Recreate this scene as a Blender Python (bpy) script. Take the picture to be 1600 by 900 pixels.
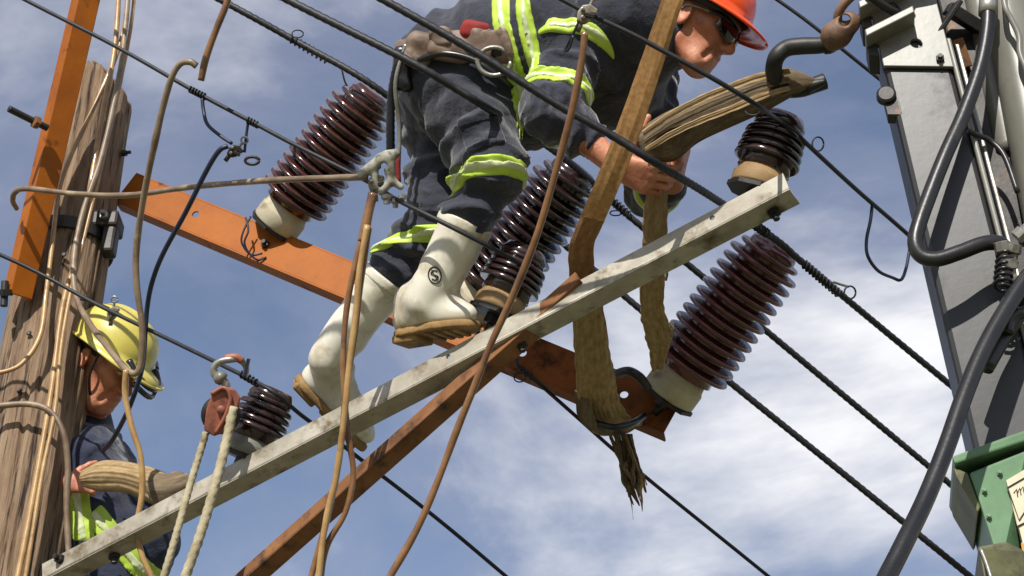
import bpy, bmesh, math, random, time
import numpy as np
from mathutils import Vector, Matrix
random.seed(7)
T0 = time.time()
scene = bpy.context.scene
for o in list(bpy.data.objects): bpy.data.objects.remove(o)
COL = scene.collection

# ------------------------------------------------------------------ camera
PITCH = math.radians(32.0); FPX = 2500.0
CAM = Vector((0, 0, 5.0))
RIGHT = Vector((1, 0, 0))
UPV = Vector((0, -math.sin(PITCH), math.cos(PITCH)))
FWD = Vector((0, math.cos(PITCH), math.sin(PITCH)))
cam_d = bpy.data.cameras.new('camera'); cam = bpy.data.objects.new('camera', cam_d); COL.objects.link(cam)
cam.location = CAM; cam.rotation_euler = (math.pi/2 + PITCH, 0, 0)
cam_d.sensor_width = 36; cam_d.lens = FPX/1600*36; cam_d.clip_start = .05; cam_d.clip_end = 5000
scene.camera = cam
# ------------------------------------------------------------------ sky, sun, exposure
SUN = Vector((-0.20, -0.79, 0.58)).normalized()           # towards the sun
w = bpy.data.worlds.new('World'); scene.world = w; w.use_nodes = True
nt = w.node_tree; nd = nt.nodes; lk = nt.links; nd.clear()
out = nd.new('ShaderNodeOutputWorld'); bg = nd.new('ShaderNodeBackground'); bg.inputs['Strength'].default_value = .10
sky = nd.new('ShaderNodeTexSky'); sky.sky_type = 'NISHITA'; sky.sun_disc = False
sky.sun_elevation = math.asin(SUN.z); sky.sun_rotation = math.atan2(SUN.x, SUN.y)
sky.air_density = 1.0; sky.dust_density = .6; sky.ozone_density = 3.5
tc = nd.new('ShaderNodeTexCoord'); mp = nd.new('ShaderNodeMapping')
mp.inputs['Scale'].default_value = (1.0, 1.0, 1.6); mp.inputs['Location'].default_value = (10.61, 1.65, 3.45)
n1 = nd.new('ShaderNodeTexNoise'); n1.inputs['Scale'].default_value = 2.3; n1.inputs['Detail'].default_value = 7; n1.inputs['Roughness'].default_value = .58
n1.inputs['Distortion'].default_value = .35
rp = nd.new('ShaderNodeValToRGB'); rp.color_ramp.elements[0].position = .38; rp.color_ramp.elements[1].position = .66
rp.color_ramp.elements[0].color = (.20, .20, .20, 1); rp.color_ramp.elements[1].color = (.97, .97, .97, 1)
mx = nd.new('ShaderNodeMix'); mx.data_type = 'RGBA'
cm = nd.new('ShaderNodeMix'); cm.data_type = 'RGBA'; cm.inputs['A'].default_value = (3.6, 3.8, 4.9, 1); cm.inputs['B'].default_value = (9.0, 9.0, 9.2, 1)
r2 = nd.new('ShaderNodeMapRange'); r2.inputs['From Min'].default_value = .48; r2.inputs['From Max'].default_value = .64
lk.new(n1.outputs['Fac'], r2.inputs['Value']); lk.new(r2.outputs[0], cm.inputs['Factor']); lk.new(cm.outputs['Result'], mx.inputs['B'])
lk.new(tc.outputs['Generated'], mp.inputs['Vector']); lk.new(mp.outputs[0], n1.inputs['Vector'])
lk.new(n1.outputs['Fac'], rp.inputs[0]); lk.new(rp.outputs[0], mx.inputs['Factor'])
lk.new(sky.outputs[0], mx.inputs['A']); lk.new(mx.outputs['Result'], bg.inputs['Color']); lk.new(bg.outputs[0], out.inputs['Surface'])
sd = bpy.data.lights.new('sun', 'SUN'); sun = bpy.data.objects.new('sun', sd); COL.objects.link(sun)
sd.energy = 5.0; sd.angle = math.radians(.6); sd.color = (1, .955, .88)
sun.rotation_euler = (-SUN).to_track_quat('-Z', 'Y').to_euler(); sun.location = (-6, -5, 14)
scene.view_settings.view_transform = 'Standard'; scene.view_settings.look = 'None'
scene.view_settings.exposure = 0.18; scene.view_settings.gamma = 1
scene.render.engine = 'CYCLES'

# ------------------------------------------------------------------ placement helpers
def P(x, y, d): return CAM + RIGHT*((x-800)/FPX*d) + UPV*((450-y)/FPX*d) + FWD*d
def PV(x, y, wy):                                          # the point seen at a pixel on the vertical plane world-y = wy
    v = (450-y)/FPX; return P(x, y, wy/(math.cos(PITCH) - v*math.sin(PITCH)))
def V(x, y, d): return (RIGHT*x + UPV*y + FWD*d).normalized()
def lin(c): return tuple((v/12.92 if v <= .04045 else ((v+.055)/1.055)**2.4) for v in [k/255 for k in c])
def lerp(a, b, t): return a + (b-a)*t

# ------------------------------------------------------------------ materials
MATS = {}
def mat(name, c1, c2=None, c3=None, rough=.6, metal=0, scale=6, stretch=(1, 1, 1), bump=.15, bscale=40, bdist=.002, bstretch=(1,1,1),
        lo=.35, hi=.65, lo3=.58, hi3=.68, scale3=9, spec=.5, coat=0, sheen=0, sss=0, uv=False, rough2=None, stretch3=(1,1,1), wave=None, detail=6):
    if name in MATS: return MATS[name]
    m = bpy.data.materials.new(name); m.use_nodes = True; t = m.node_tree; n = t.nodes; l = t.links
    b = n['Principled BSDF']; b.inputs['Roughness'].default_value = rough; b.inputs['Metallic'].default_value = metal
    b.inputs['Specular IOR Level'].default_value = spec
    if coat: b.inputs['Coat Weight'].default_value = coat; b.inputs['Coat Roughness'].default_value = .08
    if sheen: b.inputs['Sheen Weight'].default_value = sheen; b.inputs['Sheen Roughness'].default_value = .5
    if sss: b.inputs['Subsurface Weight'].default_value = sss; b.inputs['Subsurface Radius'].default_value = (.012, .005, .003); b.inputs['Subsurface Scale'].default_value = .6
    tcn = n.new('ShaderNodeTexCoord'); co = tcn.outputs['UV' if uv else 'Object']
    def noise(sc, st, det=6, rg=.6):
        mpn = n.new('ShaderNodeMapping'); mpn.inputs['Scale'].default_value = st; l.new(co, mpn.inputs['Vector'])
        q = n.new('ShaderNodeTexNoise'); q.inputs['Scale'].default_value = sc; q.inputs['Detail'].default_value = det; q.inputs['Roughness'].default_value = rg
        l.new(mpn.outputs[0], q.inputs['Vector']); return q.outputs['Fac']
    def ramp(src, a, bb):
        q = n.new('ShaderNodeMapRange'); q.inputs['From Min'].default_value = a; q.inputs['From Max'].default_value = bb; q.clamp = True
        l.new(src, q.inputs['Value']); return q.outputs['Result']
    def mix(f, A, B):
        q = n.new('ShaderNodeMix'); q.data_type = 'RGBA'
        l.new(f, q.inputs['Factor'])
        for k, s in (('A', A), ('B', B)):
            if isinstance(s, tuple): q.inputs[k].default_value = (*s, 1)
            else: l.new(s, q.inputs[k])
        return q.outputs['Result']
    c1 = lin(c1); col = c1
    if c2:
        f = ramp(noise(scale, stretch, detail), lo, hi); col = mix(f, c1, lin(c2))
    if c3:
        f3 = ramp(noise(scale3, stretch3, 7, .65), lo3, hi3); col = mix(f3, col, lin(c3))
        if rough2 is not None:
            q = n.new('ShaderNodeMix'); l.new(f3, q.inputs['Factor']); q.inputs['A'].default_value = rough; q.inputs['B'].default_value = rough2
            l.new(q.outputs['Result'], b.inputs['Roughness'])
    if isinstance(col, tuple): b.inputs['Base Color'].default_value = (*col, 1)
    else: l.new(col, b.inputs['Base Color'])
    if bump:
        h = noise(bscale, bstretch, 5, .6)
        if wave:
            mpn = n.new('ShaderNodeMapping'); mpn.inputs['Scale'].default_value = wave[1]; l.new(co, mpn.inputs['Vector'])
            wv = n.new('ShaderNodeTexWave'); wv.inputs['Scale'].default_value = wave[0]; wv.inputs['Distortion'].default_value = 1.0
            l.new(mpn.outputs[0], wv.inputs['Vector'])
            ad = n.new('ShaderNodeMath'); ad.operation = 'ADD'; l.new(h, ad.inputs[0]); l.new(wv.outputs['Fac'], ad.inputs[1]); h = ad.outputs[0]
        bp = n.new('ShaderNodeBump'); bp.inputs['Strength'].default_value = bump; bp.inputs['Distance'].default_value = bdist
        l.new(h, bp.inputs['Height']); l.new(bp.outputs[0], b.inputs['Normal'])
    MATS[name] = m; return m

M_orange = mat('orange_paint', (162,90,16), (138,74,14), (80,44,18), rough=.55, scale=5, lo3=.60, hi3=.72, scale3=11, bump=.25, bscale=60, rough2=.85, spec=.2)
M_orange_rust = mat('orange_paint_rusty', (134,74,26), (100,56,24), (60,36,22), rough=.6, scale=6, lo3=.52, hi3=.66, scale3=9, bump=.35, bscale=60, rough2=.9, spec=.2)
M_galv = mat('weathered_galvanised', (182,176,162), (146,138,122), (98,84,64), rough=.55, metal=.15, scale=9, lo3=.52, hi3=.68, scale3=12, bump=.3, bscale=70, rough2=.85)
M_rust = mat('rusty_steel', (138,94,58), (104,66,38), (56,38,28), rough=.85, scale=9, lo3=.5, hi3=.68, scale3=16, bump=.5, bscale=80)
M_darksteel = mat('dark_steel', (58,56,54), (40,38,38), (84,62,44), rough=.5, metal=.5, scale=12, bump=.3, bscale=90)
M_steel = mat('bare_steel', (170,168,160), (128,124,116), (90,76,58), rough=.42, metal=.7, scale=14, bump=.3, bscale=90)
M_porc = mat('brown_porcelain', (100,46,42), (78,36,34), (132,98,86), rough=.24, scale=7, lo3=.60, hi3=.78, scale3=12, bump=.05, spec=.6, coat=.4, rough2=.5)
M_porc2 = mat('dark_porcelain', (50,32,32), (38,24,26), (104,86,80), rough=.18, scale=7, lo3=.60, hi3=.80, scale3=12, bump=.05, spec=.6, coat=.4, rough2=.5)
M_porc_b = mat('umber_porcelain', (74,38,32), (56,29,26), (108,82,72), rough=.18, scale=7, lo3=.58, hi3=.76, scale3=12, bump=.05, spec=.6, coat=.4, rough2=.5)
M_cement = mat('cream_cement', (196,188,164), (172,162,138), (124,108,84), rough=.8, scale=10, bump=.4, bscale=60)
M_tan = mat('tan_collar', (160,132,92), (132,104,68), (96,66,40), rough=.7, scale=12, bump=.3, bscale=60)
M_wood = mat('weathered_wood', (150,128,104), (108,84,64), (46,33,26), rough=.92, scale=16, stretch=(2.4,2.4,.30), lo=.30, hi=.66, lo3=.53, hi3=.63, scale3=17, stretch3=(3,3,.20), bump=.9, bscale=26, bstretch=(3,3,.14), bdist=.012)
M_timber = mat('sawn_timber', (178,138,86), (150,106,58), (100,66,36), rough=.75, scale=9, uv=True, stretch=(.8,.7,1), lo3=.58, hi3=.80, scale3=4, bump=.3, bscale=60)
M_strap = mat('worn_webbing', (178,154,114), (146,118,80), (96,76,54), rough=.9, uv=True, scale=5, stretch=(1.4,.5,1), lo3=.56, hi3=.74, scale3=5, stretch3=(2.0,.45,1), bump=.7, bscale=60, bstretch=(2,1.2,1), bdist=.003, wave=(2.4, (1,0,0)))
M_strap_d = mat('soiled_webbing', (124,108,84), (88,74,58), (162,146,116), rough=.92, uv=True, scale=4, stretch=(1.6,.5,1), lo3=.56, hi3=.76, scale3=5, stretch3=(2.2,.4,1), bump=.5, bscale=70, bstretch=(2,1.2,1), bdist=.003)
M_strap_rust = mat('rust_stained_webbing', (148,112,70), (122,82,48), (160,134,94), rough=.9, uv=True, scale=5, stretch=(1.4,.6,1), bump=.5, bscale=60, bdist=.003)
M_wire = mat('black_conductor', (26,27,32), (40,40,44), rough=.55, scale=30, bump=.3, bscale=120, metal=.2)
M_wire_b = mat('blue_black_lead', (30,40,66), (24,30,46), rough=.45, scale=30, bump=.2)
M_cable = mat('tan_earthing_cable', (178,146,96), (150,112,66), (96,68,44), rough=.38, scale=16, lo3=.58, hi3=.72, scale3=9, bump=.25, bscale=120, coat=.25, rough2=.6)
M_cable_d = mat('brown_earthing_cable', (136,98,62), (106,72,46), (72,50,40), rough=.38, scale=16, lo3=.55, hi3=.7, scale3=9, bump=.25, bscale=120, coat=.25, rough2=.6)
M_cable_g = mat('grey_brown_cable', (140,122,100), (104,84,66), (176,158,128), rough=.45, scale=14, scale3=8, bump=.25, bscale=120)
M_rope = mat('hemp_rope', (178,168,140), (146,134,106), (110,96,70), rough=.95, scale=20, scale3=14, bump=.8, bscale=160)
M_pulley = mat('red_oxide_paint', (160,98,76), (136,78,60), (94,56,46), rough=.55, scale=12, scale3=10, bump=.3)
M_boom = mat('grey_boom_paint', (40,40,41), (33,33,34), (37,35,33), rough=.42, scale=4, stretch=(1,1,.5), lo3=.58, hi3=.78, scale3=5, bump=.15, bscale=30, rough2=.6)
M_boom_l = mat('pale_grey_paint', (126,124,115), (104,102,93), (92,80,58), rough=.38, scale=5, stretch=(1,1,.4), lo3=.60, hi3=.76, scale3=8, bump=.15)
M_green = mat('green_paint', (98,132,96), (84,114,82), (70,78,58), rough=.45, scale=8, lo3=.60, hi3=.72, scale3=14, bump=.25, bscale=50, rough2=.8)
M_olive = mat('olive_metal', (104,104,68), (70,70,48), (44,44,36), rough=.6, scale=12, bump=.3)
M_placard = mat('cream_placard', (206,198,172), (196,184,156), (150,128,92), rough=.55, scale=10, lo3=.64, hi3=.8, bump=.1)
M_ink = mat('black_ink', (44,36,30), rough=.7, bump=0)
M_amber = mat('amber_paint', (202,150,62), (186,128,44), rough=.55, scale=9)
M_hose = mat('black_hose', (24,24,26), (34,33,34), (64,60,54), rough=.36, scale=14, lo3=.62, hi3=.8, bump=.2, bscale=90)
M_navy = mat('navy_cotton', (36,38,50), (50,52,64), (108,106,114), rough=.85, sheen=.35, scale=7, lo3=.58, hi3=.80, scale3=5, bump=.75, bscale=26, bdist=.010, spec=.25)  # third colour: dusty pale patches, also painting bright fold highlights into the cloth
M_navy2 = mat('navy_cotton_dark', (34,40,62), (44,50,70), (70,74,90), rough=.85, sheen=.3, scale=7, lo3=.60, hi3=.80, scale3=5, bump=.75, bscale=26, bdist=.010, spec=.25)
M_lime = mat('lime_reflective_tape', (188,216,78), (172,202,66), (208,218,150), rough=.55, scale=10, lo3=.58, hi3=.74, scale3=14, bump=.3, bscale=60)
M_silver = mat('pale_reflective_strip', (222,228,186), (200,210,160), rough=.4, scale=10, bump=.2)
M_skin = mat('skin', (200,138,106), (176,108,80), (134,76,56), rough=.5, scale=14, lo3=.52, hi3=.72, scale3=18, bump=.6, bscale=110, bdist=.002, sss=.05)
M_hair = mat('dark_hair', (28,22,20), rough=.6, bump=.6, bscale=200, scale=10)
M_boot = mat('white_rubber', (224,220,206), (208,202,184), (154,136,98), rough=.42, scale=7, lo3=.50, hi3=.72, scale3=9, bump=.2, bscale=24, rough2=.7, spec=.45)
M_sole = mat('brown_rubber_sole', (154,124,78), (122,92,54), (74,54,36), rough=.8, scale=16, bump=.5, bscale=60)
M_hat_o = mat('orange_hard_hat_plastic', (236,84,22), (226,72,18), rough=.28, scale=6, bump=.04, coat=.3)
M_hat_y = mat('yellow_hard_hat_plastic', (206,194,98), (190,176,80), (138,124,66), rough=.4, scale=8, lo3=.54, hi3=.76, bump=.05, coat=.2)
M_swivel = mat('rusty_brown_casting', (132,100,76), (104,76,56), (70,54,46), rough=.6, scale=14, bump=.35, bscale=60)
M_castw = mat('white_oxide_casting', (172,170,158), (132,128,114), (84,78,62), rough=.7, scale=30, lo3=.52, hi3=.66, scale3=34, bump=.6, bscale=90)
M_dark = mat('black_plastic', (24,24,28), (34,34,38), rough=.3, scale=20, bump=.1)
M_lens = mat('smoked_lens', (14,15,18), rough=.06, bump=0, spec=.8, coat=.6)
M_leather = mat('worn_leather', (132,112,98), (104,84,70), (170,156,140), rough=.6, scale=12, lo3=.58, hi3=.72, bump=.5, bscale=50)
M_redcloth = mat('red_cloth', (150,42,38), (112,30,30), rough=.85, scale=14, bump=.4)
M_eye = mat('eye_white', (214,206,198), rough=.2, bump=0)
M_ground = mat('dry_ground', (112,104,82), (92,96,66), (120,110,88), rough=.95, scale=.6, scale3=2, bump=.4, bscale=6, bdist=.03)

# ------------------------------------------------------------------ object helpers
def wloc(o):
    v = Vector((0, 0, 0))
    while o is not None: v = v + o.location; o = o.parent
    return v
def obj(name, geo, m, parent=None, smooth=False, uv=None, bevel=0, solid=0, local=False):
    vs, fs = geo
    off = wloc(parent) if (parent is not None and not local) else Vector((0, 0, 0))
    me = bpy.data.meshes.new(name)
    if isinstance(vs, np.ndarray):
        vs = vs - np.array(off); n = len(vs); k = len(fs)
        me.vertices.add(n); me.vertices.foreach_set('co', vs.astype(np.float32).ravel())
        me.loops.add(k*4); me.loops.foreach_set('vertex_index', fs.astype(np.int32).ravel())
        me.polygons.add(k); me.polygons.foreach_set('loop_start', np.arange(0, k*4, 4, dtype=np.int32))
        me.update(calc_edges=True); me.validate()
    else:
        me.from_pydata([tuple(Vector(v)-off) for v in vs], [], fs); me.update()
    if uv is not None:
        ul = me.uv_layers.new(name='UVMap'); idx = np.empty(len(me.loops), dtype=np.int32); me.loops.foreach_get('vertex_index', idx)
        ul.data.foreach_set('uv', np.array(uv, dtype=np.float32)[idx].ravel())
    me.materials.append(m)
    if smooth: me.polygons.foreach_set('use_smooth', [True]*len(me.polygons))
    o = bpy.data.objects.new(name, me); COL.objects.link(o)
    if parent is not None: o.parent = parent
    if bevel:
        md = o.modifiers.new('bevel', 'BEVEL'); md.width = bevel; md.segments = 2; md.limit_method = 'ANGLE'; md.angle_limit = math.radians(40)
    if solid:
        md = o.modifiers.new('solid', 'SOLIDIFY'); md.thickness = solid; md.offset = 0
    return o
def fixn(o):
    bm = bmesh.new(); bm.from_mesh(o.data); bmesh.ops.recalc_face_normals(bm, faces=bm.faces); bm.to_mesh(o.data); bm.free(); return o
def tag(o, label, cat, group=None):
    o['label'] = label; o['category'] = cat
    if group: o['group'] = group
    return o
def thing(name, label, cat, loc=(0, 0, 0), group=None):
    o = bpy.data.objects.new(name, None); COL.objects.link(o); o.location = loc; o.empty_display_size = .1
    return tag(o, label, cat, group)
def join(*gs):
    V_, F_ = [], []
    for v, f in gs:
        k = len(V_); V_ += [Vector(q) for q in v]; F_ += [tuple(i+k for i in q) for q in f]
    return V_, F_
def catmull(pts, sub=8):
    pts = [Vector(p) for p in pts]
    if len(pts) < 3: return [pts[0].lerp(pts[-1], i/sub) for i in range(sub+1)]
    q = [2*pts[0]-pts[1]] + pts + [2*pts[-1]-pts[-2]]; r = []
    for i in range(1, len(q)-2):
        a, b, c, d = q[i-1], q[i], q[i+1], q[i+2]
        for s in range(sub):
            t = s/sub
            r.append(.5*((2*b) + (c-a)*t + (2*a-5*b+4*c-d)*t*t + (3*b-a-3*c+d)*t**3))
    r.append(pts[-1]); return r
def frames(pts):
    n = len(pts); T = []
    for i in range(n): T.append((pts[min(i+1, n-1)]-pts[max(i-1, 0)]).normalized())
    a = Vector((0, 0, 1)) if abs(T[0].z) < .9 else Vector((1, 0, 0))
    N = [(a - T[0]*a.dot(T[0])).normalized()]
    for i in range(1, n):
        v = N[-1] - T[i]*N[-1].dot(T[i]); N.append(v.normalized())
    return T, N
def tube(pts, r, sides=10, sub=8, lobes=0, depth=.12, pitch=.08, cap=True, smoothp=True, wob=0):
    c = catmull(pts, sub) if smoothp else [Vector(p) for p in pts]
    if lobes:                                             # lay: resample to even steps
        L = [0]
        for i in range(1, len(c)): L.append(L[-1]+(c[i]-c[i-1]).length)
        n = max(8, int(L[-1]/(pitch/8))); n = min(n, 900); d = []; j = 0
        for i in range(n+1):
            s = L[-1]*i/n
            while j < len(L)-2 and L[j+1] < s: j += 1
            d.append(c[j].lerp(c[j+1], (s-L[j])/max(1e-9, L[j+1]-L[j])))
        c = d
    T, N = frames(c); n = len(c); vs, fs = [], []; s = 0
    ph0 = random.random()*6
    for i in range(n):
        if i: s += (c[i]-c[i-1]).length
        B = T[i].cross(N[i]); rr = r if not isinstance(r, (list, tuple)) else r[0]+(r[1]-r[0])*i/(n-1)
        rr *= 1 + wob*math.sin(s*31+ph0)*math.sin(s*13+1)
        for k in range(sides):
            a = 2*math.pi*k/sides; q = rr
            if lobes: q = rr*(1 - depth + depth*abs(math.cos(lobes*.5*(a - 2*math.pi*s/pitch)))*1.6)
            vs.append(c[i] + (N[i]*math.cos(a)+B*math.sin(a))*q)
    for i in range(n-1):
        for k in range(sides):
            k2 = (k+1) % sides; fs.append((i*sides+k, i*sides+k2, (i+1)*sides+k2, (i+1)*sides+k))
    if cap: fs.append(tuple(range(sides-1, -1, -1))); fs.append(tuple((n-1)*sides+k for k in range(sides)))
    return vs, fs
def frame_mat(origin, z, x=None):
    z = Vector(z).normalized(); x = Vector(x) if x is not None else (Vector((0, 0, 1)) if abs(z.z) < .9 else Vector((1, 0, 0)))
    x = (x - z*x.dot(z)).normalized(); y = z.cross(x)
    m = Matrix((x, y, z)).transposed().to_4x4(); m.translation = origin; return m
def lathe(prof, seg=32, M=None, z0=0):
    vs, fs = [], []
    for r, z in prof:
        for k in range(seg):
            a = 2*math.pi*k/seg; vs.append(Vector((r*math.cos(a), r*math.sin(a), z+z0)))
    n = len(prof)
    for i in range(n-1):
        for k in range(seg):
            k2 = (k+1) % seg; fs.append((i*seg+k, i*seg+k2, (i+1)*seg+k2, (i+1)*seg+k))
    fs.append(tuple(range(seg-1, -1, -1))); fs.append(tuple((n-1)*seg+k for k in range(seg)))
    if M is not None: vs = [M @ v for v in vs]
    return vs, fs
def box(c, ax, ay, az, hx, hy, hz):
    c = Vector(c); ax, ay, az = [Vector(a).normalized() for a in (ax, ay, az)]; vs = []
    for sz in (-1, 1):
        for sx, sy in ((-1, -1), (1, -1), (1, 1), (-1, 1)): vs.append(c + ax*hx*sx + ay*hy*sy + az*hz*sz)
    f = [(0, 3, 2, 1), (4, 5, 6, 7), (0, 1, 5, 4), (1, 2, 6, 5), (2, 3, 7, 6), (3, 0, 4, 7)]
    return vs, f
def prism(outline, off):                                   # outline: list of points, off: extrusion vector
    n = len(outline); vs = [Vector(p) for p in outline] + [Vector(p)+off for p in outline]
    fs = [tuple(range(n-1, -1, -1)), tuple(range(n, 2*n))] + [(i, (i+1) % n, n+(i+1) % n, n+i) for i in range(n)]
    return vs, fs
def plate(A, B, up, h, nrm, t, holes=(), outline=None):     # a plate from A to B (A,B on its lower edge) with round holes (s 0..L, u 0..h, r)
    A, B = Vector(A), Vector(B); L = (B-A).length; ax = (B-A).normalized()
    bm = bmesh.new()
    ol = outline or [(0, 0), (L, 0), (L, h), (0, h)]
    def loop(pts):
        v = [bm.verts.new((p[0], p[1], 0)) for p in pts]
        return [bm.edges.new((v[i], v[(i+1) % len(v)])) for i in range(len(v))]
    e = loop(ol)
    for s, u, r in holes: e += loop([(s+r*math.cos(2*math.pi*k/16), u+r*math.sin(2*math.pi*k/16)) for k in range(16)])
    bmesh.ops.triangle_fill(bm, use_beauty=True, use_dissolve=False, edges=e, normal=(0, 0, 1))
    ex = bmesh.ops.extrude_face_region(bm, geom=list(bm.faces))
    for v in [g for g in ex['geom'] if isinstance(g, bmesh.types.BMVert)]: v.co.z += t
    bmesh.ops.recalc_face_normals(bm, faces=bm.faces)
    bm.verts.index_update(); vs = [A + ax*v.co.x + Vector(up)*v.co.y + Vector(nrm)*v.co.z for v in bm.verts]; fs = [tuple(v.index for v in f.verts) for f in bm.faces]
    bm.free(); return vs, fs
def basis(A, B):                                           # along, up (perpendicular), back (away from the camera)
    a = (Vector(B)-Vector(A)).normalized(); up = (Vector((0, 0, 1)) - a*a.z).normalized(); bk = a.cross(up)
    if bk.y < 0: bk = -bk
    return a, up, bk
def ribbon(rows, thick, sub=6, jag=0.0, corr=0.0, seed=1, across=6):
    """rows: (xl,yl,dl, xr,yr,dr): a strap as two edges; real thickness, crosswise sag and frayed edges"""
    L = catmull([P(*r[:3]) for r in rows], sub); R = catmull([P(*r[3:]) for r in rows], sub); n = len(L); rnd = random.Random(seed)
    vs, uv = [], []; s = 0; m = across; ph = rnd.random()*9
    for side in (0, 1):
        s = 0
        for i in range(n):
            if i: s += ((L[i]+R[i])*.5-(L[i-1]+R[i-1])*.5).length
            t = ((L[min(i+1, n-1)]+R[min(i+1, n-1)]) - (L[max(i-1, 0)]+R[max(i-1, 0)])).normalized()
            wv = R[i]-L[i]; nr = t.cross(wv).normalized()
            jl = jag*math.sin(s*90+ph)*math.sin(s*37+2); jr = jag*math.sin(s*71+ph*2)*math.sin(s*43)
            for k in range(m+1):
                u = k/m; pt = L[i] + wv*(u*(1+jr) + (1-u)*jl)
                pt += nr*(corr*math.sin(u*7+ph+s*5) + corr*.8*math.sin(u*13+s*9+ph))
                edge = min(u, 1-u)*2; th = thick*(.55+.45*min(1, edge*3))
                vs.append(pt + nr*(th*.5 if side else -th*.5)); uv.append((u*wv.length*10, s*10))
    fs = []; o2 = n*(m+1)
    for i in range(n-1):
        for k in range(m):
            a = i*(m+1)+k; fs.append((a, a+1, a+m+2, a+m+1)); fs.append((o2+a, o2+a+m+1, o2+a+m+2, o2+a+1))
        for k in (0, m):
            a = i*(m+1)+k; q = (a, a+m+1, o2+a+m+1, o2+a); fs.append(q if k == 0 else q[::-1])
    for i in (0, n-1):
        for k in range(m):
            a = i*(m+1)+k; q = (a, o2+a, o2+a+1, a+1); fs.append(q if i == 0 else q[::-1])
    return (vs, fs), uv
def bolt(M, r=.012, h=.01):
    return lathe([(r, 0), (r, h), (r*.55, h+.001), (r*.55, h*2.2)], 6, M)
# ------------------------------------------------------------------ smooth solids for figures (signed distances -> surface nets)
_rs = np.random.RandomState(3); PERM = np.concatenate([_rs.permutation(256)]*3); GR = _rs.normal(size=(256, 3)); GR /= np.linalg.norm(GR, axis=1)[:, None]; GR = GR.astype(np.float32); PERM = PERM.astype(np.int32)
def gnoise(p):
    p = p.astype(np.float32); i = np.floor(p).astype(np.int32); f = p - i; i &= 255; u = f*f*f*(f*(f*6-15)+10); r = 0
    for dx in (0, 1):
        wx = u[:, 0] if dx else 1-u[:, 0]
        for dy in (0, 1):
            wy = u[:, 1] if dy else 1-u[:, 1]
            for dz in (0, 1):
                wz = u[:, 2] if dz else 1-u[:, 2]
                g = GR[PERM[PERM[PERM[i[:, 0]+dx]+i[:, 1]+dy]+i[:, 2]+dz]]
                r = r + wx*wy*wz*((f[:, 0]-dx)*g[:, 0]+(f[:, 1]-dy)*g[:, 1]+(f[:, 2]-dz)*g[:, 2])
    return r
def rcone(a, b, r1, r2):
    a = np.array(a, float); b = np.array(b, float); ba = b-a; l2 = ba@ba; rr = r1-r2; a2 = max(1e-12, l2-rr*rr); il2 = 1/max(l2, 1e-12)
    def f(p):
        pa = p-a; y = pa@ba; z = y-l2; q = pa*l2 - y[:, None]*ba; x2 = (q*q).sum(1); y2 = y*y*l2; z2 = z*z*l2
        k = np.sign(rr)*rr*rr*x2
        d1 = np.sqrt(x2+z2)*il2-r2; d2 = np.sqrt(x2+y2)*il2-r1; d3 = (np.sqrt(x2*a2*il2)+y*rr)*il2-r1
        return np.where(np.sign(z)*a2*z2 > k, d1, np.where(np.sign(y)*a2*y2 < k, d2, d3))
    return f
def ellip(c, axes, radii):
    c = np.array(c, float); A = np.array([np.array(a, float) for a in axes]); R = np.array(radii, float)
    def f(p):
        q = (p-c)@A.T; k0 = np.sqrt(((q/R)**2).sum(1)); k1 = np.sqrt(((q/R**2)**2).sum(1))+1e-9
        return np.where(k0 < .2, k0*R.min()-R.min(), k0*(k0-1)/k1)
    return f
def rbox(c, axes, half, r):
    c = np.array(c, float); A = np.array([np.array(a, float) for a in axes]); H = np.array(half, float)-r
    def f(p):
        q = np.abs((p-c)@A.T)-H
        return np.sqrt((np.maximum(q, 0)**2).sum(1))+np.minimum(q.max(1), 0)-r
    return f
def halfspace(c, n):                                       # inside where dot(p-c, n) < 0
    c = np.array(c, float); n = np.array(Vector(n).normalized(), float)
    return lambda p: (p-c)@n
def smin(a, b, k):
    h = np.maximum(k-np.abs(a-b), 0)/k; return np.minimum(a, b)-h*h*k*.25
def smax(a, b, k): return -smin(-a, -b, k)
def wrinkle(f, axis, amp, freq=7.0, along=2.2, seed=0.0):   # cloth folds running round a limb
    a_ = Vector(axis).normalized(); tl = a_.orthogonal().normalized(); ax = np.array((a_+tl*.45*math.sin(seed*3.7)+a_.cross(tl)*.45*math.cos(seed*5.1)).normalized(), float)
    def g(p):
        d = f(p); m = np.abs(d) < 3.0*amp+.004
        if not m.any(): return d
        q = p[m]; q = q*.62 + np.outer(q@ax, ax)*(along*.95-.62) + seed
        wv = (np.sin(q[:, [1, 2, 0]]*7.0+1.3)+np.sin(q[:, [2, 0, 1]]*15.7))*.035
        n = gnoise((q+wv)*freq); n2 = gnoise((q+wv)*freq*2.1+9.7)
        dd = amp*1.3*(.85-3.6*np.abs(n)) + amp*.5*(3.4*np.abs(n2)-.6)
        d = d.copy(); d[m] -= dd; return d
    return g
class Solid:
    def __init__(s): s.p = []
    def add(s, f, k=.03): s.p.append(('u', f, k)); return s
    def sub(s, f, k=.01): s.p.append(('s', f, k)); return s
    def cut(s, f, k=.004): s.p.append(('i', f, k)); return s
    def ev(s, p, sel=None):
        d = np.full(len(p), 9.0)
        for i, (op, f, k) in enumerate(s.p):
            if sel is not None and i not in sel: continue
            di = f(p)
            if op == 'u': d = smin(d, di, k)
            elif op == 's': d = smax(d, -di, k)
            else: d = smax(d, di, k)
        return d
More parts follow.
